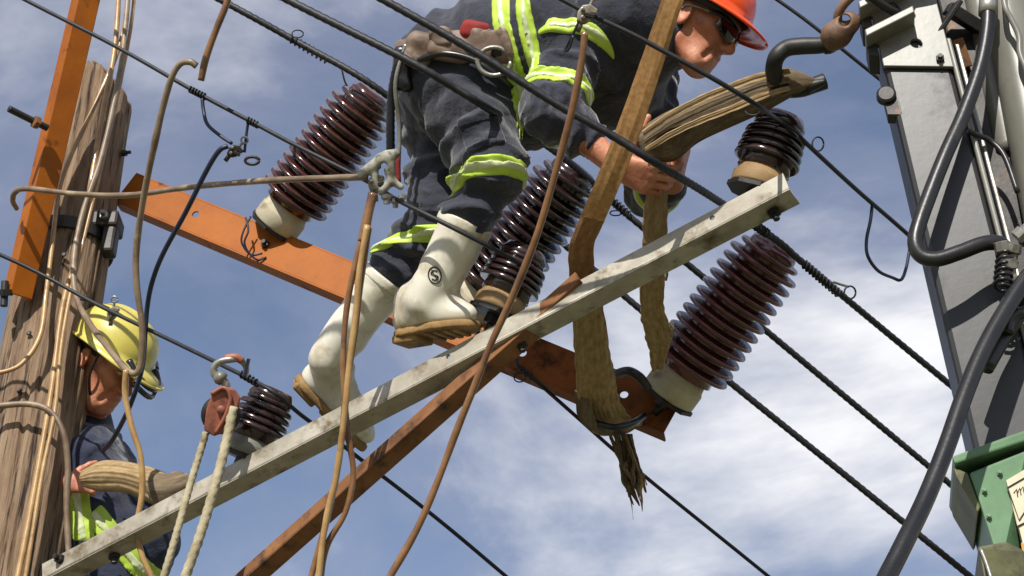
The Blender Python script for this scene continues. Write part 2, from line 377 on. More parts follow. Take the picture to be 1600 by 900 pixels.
def net(S, lo, hi, res, B=14):
    lo = np.array(lo, float); hi = np.array(hi, float); n = np.ceil((hi-lo)/res).astype(int)+1; nb = np.ceil(n/B).astype(int); n = nb*B
    A = np.full(n, 9.0, dtype=np.float32); half = res*B*.5*1.733
    bi = np.stack(np.meshgrid(*[np.arange(k) for k in nb], indexing='ij'), -1).reshape(-1, 3)
    cen = lo + (bi*B + (B-1)*.5)*res
    D = [f(cen) for _, f, _ in S.p]; tot = S.ev(cen)
    umin = np.full(len(cen), 9.0)
    for (op, _, _), d in zip(S.p, D):
        if op == 'u': umin = np.minimum(umin, d)
    loc = np.stack(np.meshgrid(*[np.arange(B)]*3, indexing='ij'), -1).reshape(-1, 3)*res
    for j in range(len(cen)):
        b = bi[j]*B; sl = (slice(b[0], b[0]+B), slice(b[1], b[1]+B), slice(b[2], b[2]+B))
        if abs(tot[j]) > half*1.5+.05: A[sl] = tot[j]; continue
        sel = {i for i, (op, _, k) in enumerate(S.p) if (op == 'u' and D[i][j] < umin[j]+2.2*half+k) or (op == 's' and D[i][j] < half*1.5+k) or (op == 'i' and D[i][j] > -half*1.5-k)}
        A[sl] = S.ev(lo+b*res+loc, sel).reshape(B, B, B)
    I = A < 0
    c = [I[x:n[0]-1+x, y:n[1]-1+y, z:n[2]-1+z].astype(np.uint8) for x in (0, 1) for y in (0, 1) for z in (0, 1)]
    sm = sum(c); act = (sm > 0) & (sm < 8); ids = np.full(act.shape, -1, np.int32); cells = np.argwhere(act); ids[act] = np.arange(len(cells))
    acc = np.zeros((len(cells), 3)); cnt = np.zeros(len(cells))
    cv = {(x, y, z): A[cells[:, 0]+x, cells[:, 1]+y, cells[:, 2]+z].astype(float) for x in (0, 1) for y in (0, 1) for z in (0, 1)}
    for a in cv:
        for ax in range(3):
            if a[ax] == 0:
                b = list(a); b[ax] = 1; b = tuple(b); va, vb = cv[a], cv[b]; m = (va < 0) != (vb < 0)
                t = va/(va-vb+1e-12*(va == vb)); pt = np.repeat(np.array(a, float)[None], len(cells), 0); pt[:, ax] = t
                acc[m] += pt[m]; cnt[m] += 1
    vs = lo + (cells + acc/np.maximum(cnt, 1)[:, None])*res; fs = []
    for ax in range(3):
        s0 = [slice(None)]*3; s1 = [slice(None)]*3; s0[ax] = slice(0, -1); s1[ax] = slice(1, None)
        e = np.argwhere(I[tuple(s0)] != I[tuple(s1)]); o1, o2 = [(1, 2), (2, 0), (0, 1)][ax]
        ok = (e[:, o1] > 0) & (e[:, o2] > 0); e = e[ok]
        ok = (e[:, o1] < act.shape[o1]) & (e[:, o2] < act.shape[o2]) ; e = e[ok]
        ins = I[e[:, 0], e[:, 1], e[:, 2]]
        def cid(d1, d2):
            q = e.copy(); q[:, o1] -= d1; q[:, o2] -= d2; return ids[q[:, 0], q[:, 1], q[:, 2]]
        q = np.stack([cid(1, 1), cid(0, 1), cid(0, 0), cid(1, 0)], 1); q[~ins] = q[~ins][:, ::-1]
        fs.append(q[(q >= 0).all(1)])
    return vs, np.concatenate(fs)
def bounds(pts, pad):
    a = np.array([tuple(p) for p in pts]); return a.min(0)-pad, a.max(0)+pad
def project(S, pts, n, off):                               # push points along n onto the solid's surface
    p = np.array([tuple(q) for q in pts]); n = np.array(n, float); p = p + n*.15
    for _ in range(40): p = p - n*np.maximum(S.ev(p), -.02)[:, None]*.8
    return [Vector(q)+Vector(n)*off for q in p]

# ------------------------------------------------------------------ pieces of a person
def head_prims(S, c, f, u, sc=1.0):
    s = f.cross(u).normalized(); q = lambda a, b, g: c + (f*a + u*b + s*g)*sc
    E = lambda p, r: ellip(p, (f, s, u), [k*sc for k in r])
    R = lambda a, b, r1, r2: rcone(a, b, r1*sc, r2*sc)
    S.add(E(q(-.012, .035, 0), (.098, .077, .09)), .03).add(E(q(.032, -.045, 0), (.06, .058, .078)), .035)
    S.add(R(q(.055, -.10, -.012), q(.055, -.10, .012), .026, .026), .03)
    for g in (-1, 1):
        S.add(R(q(-.005, -.075, .05*g), q(.045, -.1, .022*g), .02, .02), .03)
        S.add(R(q(.05, -.015, .045*g), q(.07, -.02, .034*g), .022, .018), .025)
        S.add(R(q(.078, .026, .012*g), q(.066, .026, .046*g), .012, .012), .02)
        S.sub(ellip(q(.099, .002, .031*g), (f, s, u), (.016*sc, .02*sc, .013*sc)), .014*sc)
        S.add(ellip(q(.073, .001, .031*g), (f, s, u), (.013*sc, .013*sc, .011*sc)), .004)
        S.add(R(q(.098, -.042, .008*g), q(.09, -.042, .015*g), .0085, .008), .008)
        ec = q(-.012, -.012, .076*g); ea = ((f*.95+s*.3*g).normalized(), (s*g-f*.3*g*g).normalized(), u)
        S.add(ellip(ec, ea, (.02*sc, .009*sc, .034*sc)), .008)
        S.sub(ellip(ec+s*g*.012*sc+f*.003*sc, ea, (.011*sc, .008*sc, .02*sc)), .006)
    for g in (-1, 1):
        S.sub(R(q(.092, -.045, .026*g), q(.072, -.085, .034*g), .005, .005), .014)
        S.sub(ellip(q(.045, -.062, .068*g), (f, s, u), (.026*sc, .014*sc, .024*sc)), .03)
    S.add(R(q(.088, .012, 0), q(.112, -.036, 0), .009, .0125), .014)
    S.add(R(q(.083, -.066, -.016), q(.083, -.066, .016), .009, .009), .01).add(R(q(.08, -.081, -.013), q(.08, -.081, .013), .010, .010), .01)
    S.add(R(q(.087, -.067, -.008), q(.087, -.067, .008), .008, .008), .008)
    S.sub(R(q(.095, -.073, -.022), q(.095, -.073, .022), .0032, .0032), .004)
def hand_prims(S, wrist, d, nrm, side, curl=(.5, .6, .7, .7), thumb=(.3, .4), spread=.06, sc=1.0, tdir=None):
    """wrist point, d = towards the knuckles, nrm = back of the hand, side = towards the thumb"""
    d = d.normalized(); nrm = (nrm - d*nrm.dot(d)).normalized(); sd = d.cross(nrm).normalized()
    if sd.dot(side) < 0: sd = -sd
    q = lambda a, b, g: wrist + (d*a + sd*b + nrm*g)*sc
    for b, L in ((.03, .085), (.01, .09), (-.01, .086), (-.028, .078)):
        S.add(rcone(q(.012, b*.65, 0), q(L, b*1.05, .002), .015*sc, .0125*sc), .016)
    ends = []
    for i, (b, L, ln) in enumerate(((.032, .086, (.04, .026, .02)), (.0105, .092, (.045, .03, .022)), (-.0105, .088, (.041, .028, .021)), (-.030, .079, (.033, .022, .018)))):
        p = q(L, b, .002); a = curl[i]*.55; sp = spread*(1.5-i)
        for j, l in enumerate(ln):
            dr = (d*math.cos(a) - nrm*math.sin(a) + sd*sp).normalized(); p2 = p + dr*l*sc
            S.add(rcone(p, p2, (.0098-.0012*j)*sc, (.0090-.0014*j)*sc), .005); p = p2; a += curl[i]*(1.25 if j == 0 else .9)
        ends.append(p)
    p = q(.022, .028, -.006); dr = (tdir.normalized() if tdir is not None else (d*.75+sd*.7-nrm*.25).normalized()); bend = -nrm*thumb[1]
    for j, (l, r) in enumerate(((.042, .0135), (.034, .0112), (.026, .010))):
        p2 = p + dr*l*sc; S.add(rcone(p, p2, r*sc, (r-.0016)*sc), .010 if j == 0 else .005); p = p2; dr = (dr + (bend-sd*thumb[0])*.6).normalized()
    return ends
def hard_hat(parent, c, f, u, m, sc=1.0, label=None):
    s = f.cross(u).normalized(); vs, fs = [], []; NP, NV = 56, 14
    a, b, h = .132*sc, .112*sc, .118*sc; base = c + u*.040*sc - f*.010*sc
    prof = []
    for v in range(NV): prof.append(('d', v/(NV-1)))
    def ring(kind, t):
        r = []
        for k in range(NP):
            ph = 2*math.pi*k/NP; cp, sp = math.cos(ph), math.sin(ph)
            if kind == 'd':
                th = t*math.pi/2; rr = math.sin(th)**.85; z = h*math.cos(th)**.9
                rid = .006*sc*math.exp(-((sp*rr*b)/(.016*sc))**2)*(1 if t < .93 else .3)
                side = .0025*sc*(math.exp(-((sp*rr*b-.05*sc)/(.008*sc))**2)+math.exp(-((sp*rr*b+.05*sc)/(.008*sc))**2))*(t < .9)
                r.append(base + f*cp*rr*a + s*sp*rr*b + u*(z+rid+side))
            else:
                pk = max(0, cp)**1.6; wd = (.010+.056*pk)*sc*t
                r.append(base + f*cp*(a+wd) + s*sp*(b+wd*.8) + u*(-.006*t*sc - (.020*pk)*t*t*sc))
        return r
    rings = [ring(k, t) for k, t in prof] + [ring('b', .15), ring('b', .5), ring('b', 1.0)]
    for r in rings: vs += r
    for i in range(len(rings)-1):
        for k in range(NP): fs.append((i*NP+k, (i+1)*NP+k, (i+1)*NP+(k+1) % NP, i*NP+(k+1) % NP))
    hat = obj('hard_hat', (vs, fs), m, parent, smooth=True, solid=.004)
    if label: hat['label'] = label
    # rim lip and inner suspension band
    obj('brim_lip', tube([v for v in rings[-1]]+[rings[-1][0]], .0042*sc, 6, 1, smoothp=False), m, hat, smooth=True)
    bv = []
    for z in (.012, -.022):
        bv += [base + f*math.cos(2*math.pi*k/NP)*a*.86 + s*math.sin(2*math.pi*k/NP)*b*.86 + u*z*sc for k in range(NP)]
    obj('head_band', (bv, [(k, (k+1) % NP, NP+(k+1) % NP, NP+k) for k in range(NP)]), M_dark, hat, smooth=True, solid=.004)
    return hat
def boot(parent, S_tr, knee, ankle, heel, toe, top_t, m=None, seed=0, crease=1.0):
    """gumboot: shaft along knee-ankle, foot heel->toe; returns its solid"""
    sh = (knee-ankle).normalized(); ft = (toe-heel).normalized(); L = (toe-heel).length
    up = (sh - ft*sh.dot(ft)).normalized(); sd = ft.cross(up).normalized(); top = ankle.lerp(knee, top_t)
    S = Solid(); E = lambda a, b, c=0: heel + ft*a + up*b + sd*c
    S.add(wrinkle(rcone(ankle+ft*.002, top+sh*.05, .055, .073), sh, .0035*crease, 4, 1.6, seed), .02)
    S.add(rcone(E(.045, .045), E(.05, .09), .047, .05), .04)
    S.add(rcone(E(.05, .038), E(L-.10, .036), .044, .045), .03)
    S.add(ellip(E(L-.085, .034), (ft, sd, up), (.088, .053, .042)), .03)
    S.add(rcone(E(.075, .085), E(.15, .05), .045, .035), .05)
    # pressed-in ankle creases
    S.sub(rcone(E(.118, .125, -.06), E(.112, .150, .05), .017*crease, .015*crease), .02); S.sub(rcone(E(.105, .175, -.06), E(.100, .190, .05), .009*crease, .010*crease), .016)
    S.sub(rcone(E(.004, .115, -.05), E(-.004, .135, .045), .011*crease, .012*crease), .02)
    S.cut(halfspace(E(0, .012), -up), .006)
    S.cut(halfspace(top, sh), .004)
    lo, hi = bounds([heel, toe, top, ankle], .12)
    o = obj('boot', net(S, lo, hi, .0055), m or M_boot, parent, smooth=True)
    # rim at the top of the shaft
    rim = Solid(); rim.add(rcone(top-sh*.012, top+sh*.004, .074, .0745), .01); rim.cut(halfspace(top+sh*.006, sh), .003); rim.cut(halfspace(top-sh*.022, -sh), .003)
    lo2, hi2 = bounds([top], .11); obj('boot_rim', net(rim, lo2, hi2, .005), m or M_boot, o, smooth=True)
    # sole with heel block and cleats
    so = Solid()
    so.add(rcone(E(.045, .0), E(L-.10, .0), .05, .052), .03).add(ellip(E(L-.085, .0), (ft, sd, up), (.094, .058, .05)), .03)
    so.cut(halfspace(E(0, .014), up), .003); so.cut(halfspace(E(0, -.008), -up), .003)
    lo3, hi3 = bounds([heel, toe], .09); sole = obj('sole', net(so, lo3, hi3, .0055), M_sole, o, smooth=True)
    cl = [box(E(.045, -.012), ft, sd, up, .040, .041, .011)]
    obj('heel_block', cl[0], M_sole, sole, bevel=.006)
    x = .115
    while x < L-.03:
        wdt = .048 if x < L-.09 else .048*math.sqrt(max(.1, 1-((x-(L-.09))/.09)**2))
        obj('cleat', box(E(x, -.010), ft, sd, up, .0075, wdt*.95, .005), M_sole, sole, bevel=.002); x += .026
    return o, S
def band(parent, S, c, n, half, axis_pt, rad, m=None, off=.0045, silver=True, name='reflective_band', res=.005):
    """a tape sewn round the clothing: the clothing's own surface, raised, between two planes"""
    T = Solid(); n = Vector(n).normalized(); a0 = np.array([tuple(axis_pt)], float)
    S2 = Solid(); S2.p = [q for q in S.p if q[1](a0)[0] < rad+.1]; ev = S2.ev
    T.add(lambda p: ev(p)-off, 1e-6)
    T.cut(halfspace(Vector(c)+n*half, n), .002); T.cut(halfspace(Vector(c)-n*half, -n), .002)
    ap = np.array(axis_pt, float); T.cut(lambda p: np.sqrt(((p-ap)**2).sum(1))-rad, .002)
    T.cut(lambda p: -(ev(p)+.012), .003)
    lo, hi = np.array(axis_pt)-rad-.01, np.array(axis_pt)+rad+.01
    v, f = net(T, lo, hi, res)
    if len(f) == 0: return None
    o = obj(name, (v, f), m or M_lime, parent, smooth=True)
    if silver:
        T2 = Solid(); T2.add(lambda p: ev(p)-off-.0035, 1e-6); h2 = half*.34
        T2.cut(halfspace(Vector(c)+n*h2, n), .001); T2.cut(halfspace(Vector(c)-n*h2, -n), .001)
        T2.cut(lambda p: np.sqrt(((p-ap)**2).sum(1))-rad*.99, .002); T2.cut(lambda p: -(ev(p)+.008), .003)
        v, f = net(T2, lo, hi, res)
        if len(f): obj('silver_strip', (v, f), M_silver, o, smooth=True)
    return o

# ------------------------------------------------------------------ the worker bending over the crossarm
def worker_on_beam():
    DW = -.2
    J = lambda x, y, d: P(x, y, d+DW)
    Y = Vector((0, 1, 0))
    root = thing('person', 'lineman in orange hard hat and white gumboots bending over the grey crossarm', 'person', J(600, 600, 4.4))
    C = [J(702, 134, 4.64), J(782, 118, 4.60), J(880, 92, 4.55), J(972, 72, 4.50)]
    rad = [.138, .132, .142, .134]; lat = [.085, .085, .10, .11]
    hipN, kneeN, ankN = J(714, 128, 4.54), J(768, 264, 4.32), J(666, 474, 4.33)
    hipF, kneeF, ankF = J(694, 178, 4.72), J(688, 330, 4.56), J(512, 560, 4.60)
    shN, elN, wrN = J(905, 52, 4.40), J(864, 172, 4.26), J(962, 258, 4.20)
    shF, elF, wrF = J(1012, 118, 4.70), J(1018, 300, 4.62), J(1052, 286, 4.38)
    hlN, toN, hlF, toF = J(622, 529, 4.39), J(744, 509, 4.28), J(464, 590, 4.66), J(567, 700, 4.72)
    # --- coverall
    S = Solid()
    W = lambda a, b, r1, r2, amp, sd_, fr=7, al=2.2: wrinkle(rcone(a, b, r1, r2), b-a, amp, fr, al, sd_)
    for g in (-1, 1):
        for i in range(3):
            S.add(W(C[i]+Y*lat[i]*g, C[i+1]+Y*lat[i+1]*g, rad[i], rad[i+1], .017, 1.3*i+g, 5.5, 1.5), .10)
    S.add(W(C[3], J(1040, 58, 4.48), .13, .085, .006, 3.1), .08)                 # shoulders to collar
    S.add(W(hipN, kneeN, .116, .080, .021, 2.2, 6.0, 1.8), .06)
    S.add(W(kneeN, kneeN.lerp(ankN, .33), .079, .068, .014, 4.2, 8, 2.2), .03); S.add(rcone(kneeN.lerp(ankN, .33), kneeN.lerp(ankN, .6), .062, .048), .02)
    S.add(W(hipF, kneeF, .106, .076, .018, 6.2, 6.5, 2.0), .05)
    S.add(W(kneeF, kneeF.lerp(ankF, .38), .075, .068, .013, 8.2, 8, 2.2), .03); S.add(rcone(kneeF.lerp(ankF, .38), kneeF.lerp(ankF, .62), .062, .048), .02)
    S.add(W(shN, elN, .080, .067, .016, 10.2, 8, 2.2), .03)
    cuffN = elN.lerp(wrN, .42); S.add(W(elN, cuffN, .072, .058, .013, 12.2, 9, 2.0), .03)
    S.add(W(shF, elF, .082, .066, .010, 14.2, 8, 2.2), .04)
    cuffF = elF.lerp(wrF, .75); S.add(W(elF, cuffF, .064, .05, .006, 15.2, 9, 2.0), .03)
    S.add(W(J(1030, 62, 4.46), J(1052, 60, 4.44), .072, .066, .003, 17), .03)     # collar
    lo, hi = bounds(C+[hipN, kneeN, ankN, kneeF, ankF, elN, wrN, shF, elF, J(1052, 60, 4.44)], .24)
    cov = obj('coverall', net(S, lo, hi, .0075), M_navy, root, smooth=True)
    # --- body
    Bd = Solid(); hc = J(1092, 36, 4.43); f = V(.80, -.40, -.45); u = V(.44, .88, .10); u = (u-f*u.dot(f)).normalized()
    head_prims(Bd, hc, f, u, 1.05)
    Bd.add(rcone(hc - u*.06 - f*.035, J(1030, 62, 4.48), .056, .062), .03)
    for g in (-1, 1):
        for i in range(3): Bd.add(rcone(C[i]+Y*lat[i]*g, C[i+1]+Y*lat[i+1]*g, rad[i]-.04, rad[i+1]-.04), .06)
    Bd.add(rcone(C[3], J(1030, 62, 4.48), .09, .06), .05)
    for a, b, r1, r2 in ((hipN, kneeN, .08, .05), (kneeN, ankN, .054, .036), (hipF, kneeF, .075, .048), (kneeF, ankF, .052, .036),
                         (shN, elN, .052, .044), (elN, wrN, .045, .030), (shF, elF, .05, .042), (elF, wrF, .042, .029)): Bd.add(rcone(a, b, r1, r2), .03)
    for ank, heel, toe in ((ankN, hlN, toN), (ankF, hlF, toF)): Bd.add(rcone(heel.lerp(toe, .3).lerp(ank, .42), heel.lerp(toe, .62).lerp(ank, .25), .026, .022), .03)
    # near hand closed under the sling, thumb over it; far hand wrapped round the folded sling
    hand_prims(Bd, wrN, V(.80, -.34, -.25), V(.1, -.5, -.9), V(.35, .9, -.2), curl=(.55, .75, .85, .95), thumb=(.1, .1), tdir=V(.42, .9, -.12), sc=1.08)
    hand_prims(Bd, wrF, V(.22, .95, -.35), V(.9, -.1, -.35), V(-.5, .3, -.7), curl=(.75, .85, .9, .95), thumb=(.2, .5), sc=1.08)
    lo, hi = bounds(C+[hipN, kneeN, ankN, kneeF, ankF, elN, wrN, shF, elF, wrF, hc, J(455, 590, 4.6), J(550, 660, 4.66)], .17)
    obj('body', net(Bd, lo, hi, .0042), M_skin, root, smooth=True)
    hat = hard_hat(root, hc, f, u, M_hat_o, 1.04)
    s = f.cross(u).normalized()
    # hair below the hat
    H = Solid(); H.add(ellip(hc+u*.034-f*.016, (f, s, u), (.101, .081, .094)), .01); H.cut(halfspace(hc+u*.0-f*.0, -u-f*.0), .01); H.cut(halfspace(hc+f*.03+u*.01, f+u*.15), .01); H.cut(halfspace(hc+u*.06, u), .01)
    lo, hi = bounds([hc], .14); obj('hair', net(H, lo, hi, .005), M_hair, root, smooth=True)
    # sunglasses
    gl = None; q = lambda a, b, g: hc + (f*a + u*b + s*g)*1.05
    fr = tube([q(.05, .012, -.080), q(.078, .016, -.068), q(.098, .016, -.040), q(.106, .012, -.004), q(.106, .012, .004), q(.098, .016, .040), q(.078, .016, .068), q(.05, .012, .080)], .0042, 8, 5)
    gl = obj('sunglasses', fr, M_dark, root, smooth=True)
    for g in (-1, 1):
        vs, fs = [], []; n1_, n2_ = 12, 6
        for i in range(n1_+1):
            a = i/n1_; lat_ = lerp(.006, .070, a); fw = .108-.034*a**2.2
            hgt = .046*(1-.42*a**3)*(.82+.18*math.sin(min(1, a*4)*1.57))
            for j in range(n2_+1):
                b = j/n2_; vs.append(q(fw+.004*math.sin(b*math.pi), .016-hgt*b, lat_*g))
        for i in range(n1_):
            for j in range(n2_): k = i*(n2_+1)+j; fs.append((k, k+1, k+n2_+2, k+n2_+1))
        obj('lens', (vs, fs), M_lens, gl, smooth=True, solid=.003)
        obj('temple', tube([q(.05, .012, .080*g), q(.02, .010, .084*g), q(-.012, .006, .085*g), q(-.022, -.008, .083*g)], .0032, 6, 5), M_steel, gl, smooth=True)
    # --- reflective tapes
    band(root, S, kneeN.lerp(ankN, .11), V(-.06, 1, .42), .022, kneeN.lerp(ankN, .10), .15, silver=True)
    band(root, S, kneeF.lerp(ankF, .24), V(-.05, 1, .4), .018, kneeF.lerp(ankF, .24), .13)
    band(root, S, shN.lerp(elN, .22), elN-shN+V(0, -.2, 0)*.05, .021, shN.lerp(elN, .22), .115)
    band(root, S, shN.lerp(elN, .80), elN-shN, .024, shN.lerp(elN, .80), .105)
    tdir = (C[2]-C[1]).normalized()
    band(root, S, C[1].lerp(C[2], .52), tdir, .028, C[1].lerp(C[2], .52), .30, res=.007)
    band(root, S, C[1].lerp(C[2], .88), tdir, .022, C[1].lerp(C[2], .88), .30, res=.007)
    band(root, S, elF.lerp(cuffF, .45), cuffF-elF, .016, elF.lerp(cuffF, .45), .085)
    # --- patch pocket and side seam on the near leg
    def patch(nm, c, axes, half, off, rnd_, res=.0045, par=None, m=None):
        c0 = np.array([tuple(c)], float); S3 = Solid(); S3.p = [z for z in S.p if z[1](c0)[0] < max(half)+.12]; T = Solid(); T.add(lambda p: S3.ev(p)-off, 1e-6); T.cut(rbox(c, axes, half, rnd_), .002); T.cut(lambda p: -(S3.ev(p)+.010), .003)
        lo, hi = bounds([c], math.sqrt(sum(h*h for h in half))+.01); v, fc = net(T, lo, hi, res)
        return obj(nm, (v, fc), m or M_navy, par or cov, smooth=True) if len(fc) else None
    tx, ty = V(.93, .30, 0), V(-.36, .90, .2)
    pk = patch('leg_pocket', J(752, 205, 4.30), (tx, (ty-tx*ty.dot(tx)).normalized(), tx.cross(ty).normalized()), (.052, .062, .12), .006, .01)
    patch('pocket_flap', J(746, 182, 4.30), (tx, (ty-tx*ty.dot(tx)).normalized(), tx.cross(ty).normalized()), (.054, .020, .12), .0105, .006, par=pk or cov)
    # --- boots
    bN, SN = boot(root, S, kneeN, ankN, hlN, toN, .60, seed=2)
    bF, SF = boot(root, S, kneeF, ankF, hlF, toF, .54, seed=5)
    # stamp on the shaft of the near boot
    nrm = V(-.15, .05, -1); ex = V(.96, .22, 0); ey = V(-.22, .96, 0); cc = J(683, 431, 4.30)
    ring = project(SN, [cc+(ex*math.cos(a)*.78+ey*math.sin(a))*.021 for a in np.linspace(0, 2*math.pi, 33)], -np.array(-nrm), .0006)
    obj('stamp', join(tube(ring, .0019, 5, 1, smoothp=False),
        tube(project(SN, [cc+ex*a*.01+ey*b*.01 for a, b in ((.9, .8), (0, 1.25), (-.8, .6), (0, 0), (.8, -.6), (0, -1.25), (-.9, -.8))], np.array(nrm), .0006), .0018, 5, 5),
        tube(project(SN, [cc+ex*a*.01+ey*b*.01 for a, b in ((-.5, 1.5), (-.1, .2), (.5, -1.5))], np.array(nrm), .0006), .0014, 5, 4)), M_hose, bN, smooth=True)
    # --- tool belt with pouches, ring and hanging gear
    bc = J(716, 158, 4.60); bn = V(.25, .82, .51)
    belt = band(root, S, bc, bn, .030, J(706, 100, 4.42), .185, m=M_leather, off=.014, silver=False, name='tool_belt', res=.007)
    def pouch(x, y, d, hx, hy, hz, m, rot=0):
        ax, ay, az = V(math.cos(rot), math.sin(rot), 0), V(-math.sin(rot), math.cos(rot), 0), V(0, 0, 1)
        Q = Solid(); Q.add(wrinkle(rbox(J(x, y, d), (ax, ay, az), (hx, hy, hz), .018), ay, .004, 12, 1.2, x), .01)
        lo, hi = bounds([J(x, y, d)], max(hx, hy, hz)+.03)
        return obj('pouch', net(Q, lo, hi, .006), m, belt, smooth=True)
    pouch(656, 78, 4.42, .035, .045, .03, M_leather, -.2); pouch(705, 78, 4.40, .058, .032, .03, M_leather, -.25)
    pouch(744, 50, 4.40, .040, .026, .03, M_redcloth, -.2); pouch(690, 60, 4.385, .03, .028, .022, M_leather, .2); pouch(786, 78, 4.38, .03, .034, .03, M_dark, -.3); pouch(630, 108, 4.45, .022, .06, .03, M_dark, .1)
    ringpts = [J(772+26*math.cos(a), 96+22*math.sin(a), 4.345) for a in np.linspace(0, 2*math.pi, 25)]
    obj('belt_ring', tube(ringpts, .0065, 8, 1, smoothp=False), M_steel, belt, smooth=True)
    obj('holster_strap', tube([J(648, 96, 4.40), J(690, 84, 4.375), J(735, 92, 4.36), J(768, 112, 4.35), J(800, 138, 4.37)], .009, 8, 6), M_dark, belt, smooth=True)
    obj('lanyard', tube([J(640, 78, 4.42), J(622, 100, 4.43), J(612, 150, 4.45), J(610, 210, 4.45), J(612, 290, 4.46)], .012, 8, 6, lobes=3, pitch=.05), M_dark, belt, smooth=True)
    obj('lanyard', tube([J(634, 70, 4.42), J(618, 130, 4.42), J(624, 200, 4.43), J(622, 275, 4.43)], .006, 8, 6, lobes=3, pitch=.03), M_steel, belt, smooth=True)
    obj('red_cord', tube([J(621, 240, 4.42), J(623, 290, 4.42)], .007, 8, 4), M_redcloth, belt, smooth=True)
    return root

# ------------------------------------------------------------------ the worker behind the wooden pole
def worker_behind_pole():
    J = lambda x, y, d: P(x, y, d)
    root = thing('person', 'lineman in yellow hard hat looking down, half hidden behind the wooden pole', 'person', J(150, 1000, 5.0))
    Y = Vector((0, 1, 0)); hc = J(166, 566, 5.12); f = V(.78, -.42, -.46); u = V(.45, .88, .08); u = (u-f*u.dot(f)).normalized(); sc = 1.2
    neck = J(136, 672, 5.16); chest = J(136, 760, 5.10); waist = J(150, 870, 5.06); hip = J(160, 1010, 4.95)
    shN, elN, wrN = J(88, 716, 5.02), J(60, 806, 4.96), J(100, 756, 4.84)
    shF, elF, wrF = J(160, 705, 5.34), J(212, 782, 5.20), J(236, 762, 4.98)
    S = Solid(); W = lambda a, b, r1, r2, amp, s_, fr=7, al=2: wrinkle(rcone(a, b, r1, r2), b-a, amp, fr, al, s_)
    for g in (-1, 1):
        S.add(W(chest+Y*.09*g, waist+Y*.08*g, .145, .145, .010, 31+g, 6, 1.6), .1); S.add(W(waist+Y*.08*g, hip+Y*.08*g, .145, .15, .010, 33+g, 6, 1.6), .1)
    S.add(W(neck, chest, .08, .13, .006, 35), .08)
    S.add(W(shN, elN, .078, .066, .008, 36), .03).add(W(elN, elN.lerp(wrN, .7), .064, .052, .006, 37), .03)
    S.add(W(shF, elF, .076, .064, .008, 38), .03).add(W(elF, elF.lerp(wrF, .8), .062, .05, .006, 39), .03)
    S.add(W(waist+V(.5, -.2, 0)*.1, J(236, 846, 4.98), .12, .085, .009, 41, 6, 1.6), .06)
    S.add(W(neck-V(0, 1, 0)*.01, neck+V(.1, 1, 0)*.035, .078, .074, .003, 42), .02)
    S.add(wrinkle(rbox(J(172, 692, 5.08), (V(.6, -.75, 0), V(.75, .6, 0), V(0, 0, 1)), (.05, .016, .05), .012), V(1, 0, 0), .003, 9, 1, 4), .02)
    lo, hi = bounds([neck, chest, waist, hip, shN, elN, elF, shF, wrF], .24)
    obj('coverall', net(S, lo, hi, .009), M_navy2, root, smooth=True)
    Bd = Solid(); head_prims(Bd, hc, f, u, sc); Bd.add(rcone(hc-(u*.06+f*.035)*sc, neck, .062, .068), .03)
    for g in (-1, 1): Bd.add(rcone(chest+Y*.08*g, waist+Y*.07*g, .1, .1), .06); Bd.add(rcone(waist+Y*.07*g, hip+Y*.07*g, .1, .1), .06)
    Bd.add(rcone(neck, chest, .06, .1), .05)
    for a, b, r1, r2 in ((shN, elN, .05, .042), (elN, wrN, .043, .027), (shF, elF, .05, .042), (elF, wrF, .043, .03)): Bd.add(rcone(a, b, r1, r2), .03)
    hand_prims(Bd, wrN, V(.95, .1, -.2), V(.1, .4, -.9), V(.2, .9, 0), curl=(.9, 1., 1., 1.), thumb=(.1, .4), sc=.85)
    hand_prims(Bd, wrF, V(.9, .25, -.3), V(-.2, .8, -.5), V(-.3, .3, -.9), curl=(.6, .7, .8, .9), thumb=(.1, .4))
    lo, hi = bounds([hc, neck, chest, waist, hip, elN, wrN, elF, wrF], .17)
    obj('body', net(Bd, lo, hi, .005), M_skin, root, smooth=True)
    hat = hard_hat(root, hc+f*.004, f, u, M_hat_y, sc*.95)
    s = f.cross(u).normalized(); q = lambda a, b, g: hc + (f*a+u*b+s*g)*sc
    H = Solid(); H.add(ellip(hc+(u*.034-f*.016)*sc, (f, s, u), (.102*sc, .082*sc, .095*sc)), .01); H.cut(halfspace(hc+u*.005, -u), .01); H.cut(halfspace(hc+f*.03, f), .01); H.cut(halfspace(hc+u*.07, u), .01)
    lo, hi = bounds([hc], .16); obj('hair', net(H, lo, hi, .006), M_hair, root, smooth=True)
    for g in (-1, 1):
        e = Solid(); e.add(ellip(q(.0785, .001, .031*g), (f, s, u), (.009*sc, .010*sc, .0055*sc)), .01); lo, hi = bounds([q(.0785, .001, .031*g)], .02); obj('eye', net(e, lo, hi, .002), M_eye, root, smooth=True)
        obj('eyebrow', tube([q(.091, .022, .014*g), q(.087, .03, .032*g), q(.07, .026, .052*g)], .004, 6, 5), M_hair, root, smooth=True)
    # goggles pushed down at the front of the brim
    gb = obj('goggles', tube([q(.108, .045, -.06), q(.150, .020, -.045), q(.172, .008, 0), q(.150, .020, .045), q(.108, .045, .06)], .011, 10, 6), M_dark, root, smooth=True)
    obj('goggle_lens', tube([q(.150, .000, -.05), q(.176, -.012, -.015), q(.176, -.012, .015), q(.150, .0, .05)], .009, 10, 6), M_lens, gb, smooth=True)
    obj('goggle_strap', tube([q(.10, .05, -.075), q(.04, .06, -.122), q(-.05, .06, -.118)], .006, 8, 6), M_dark, gb, smooth=True)
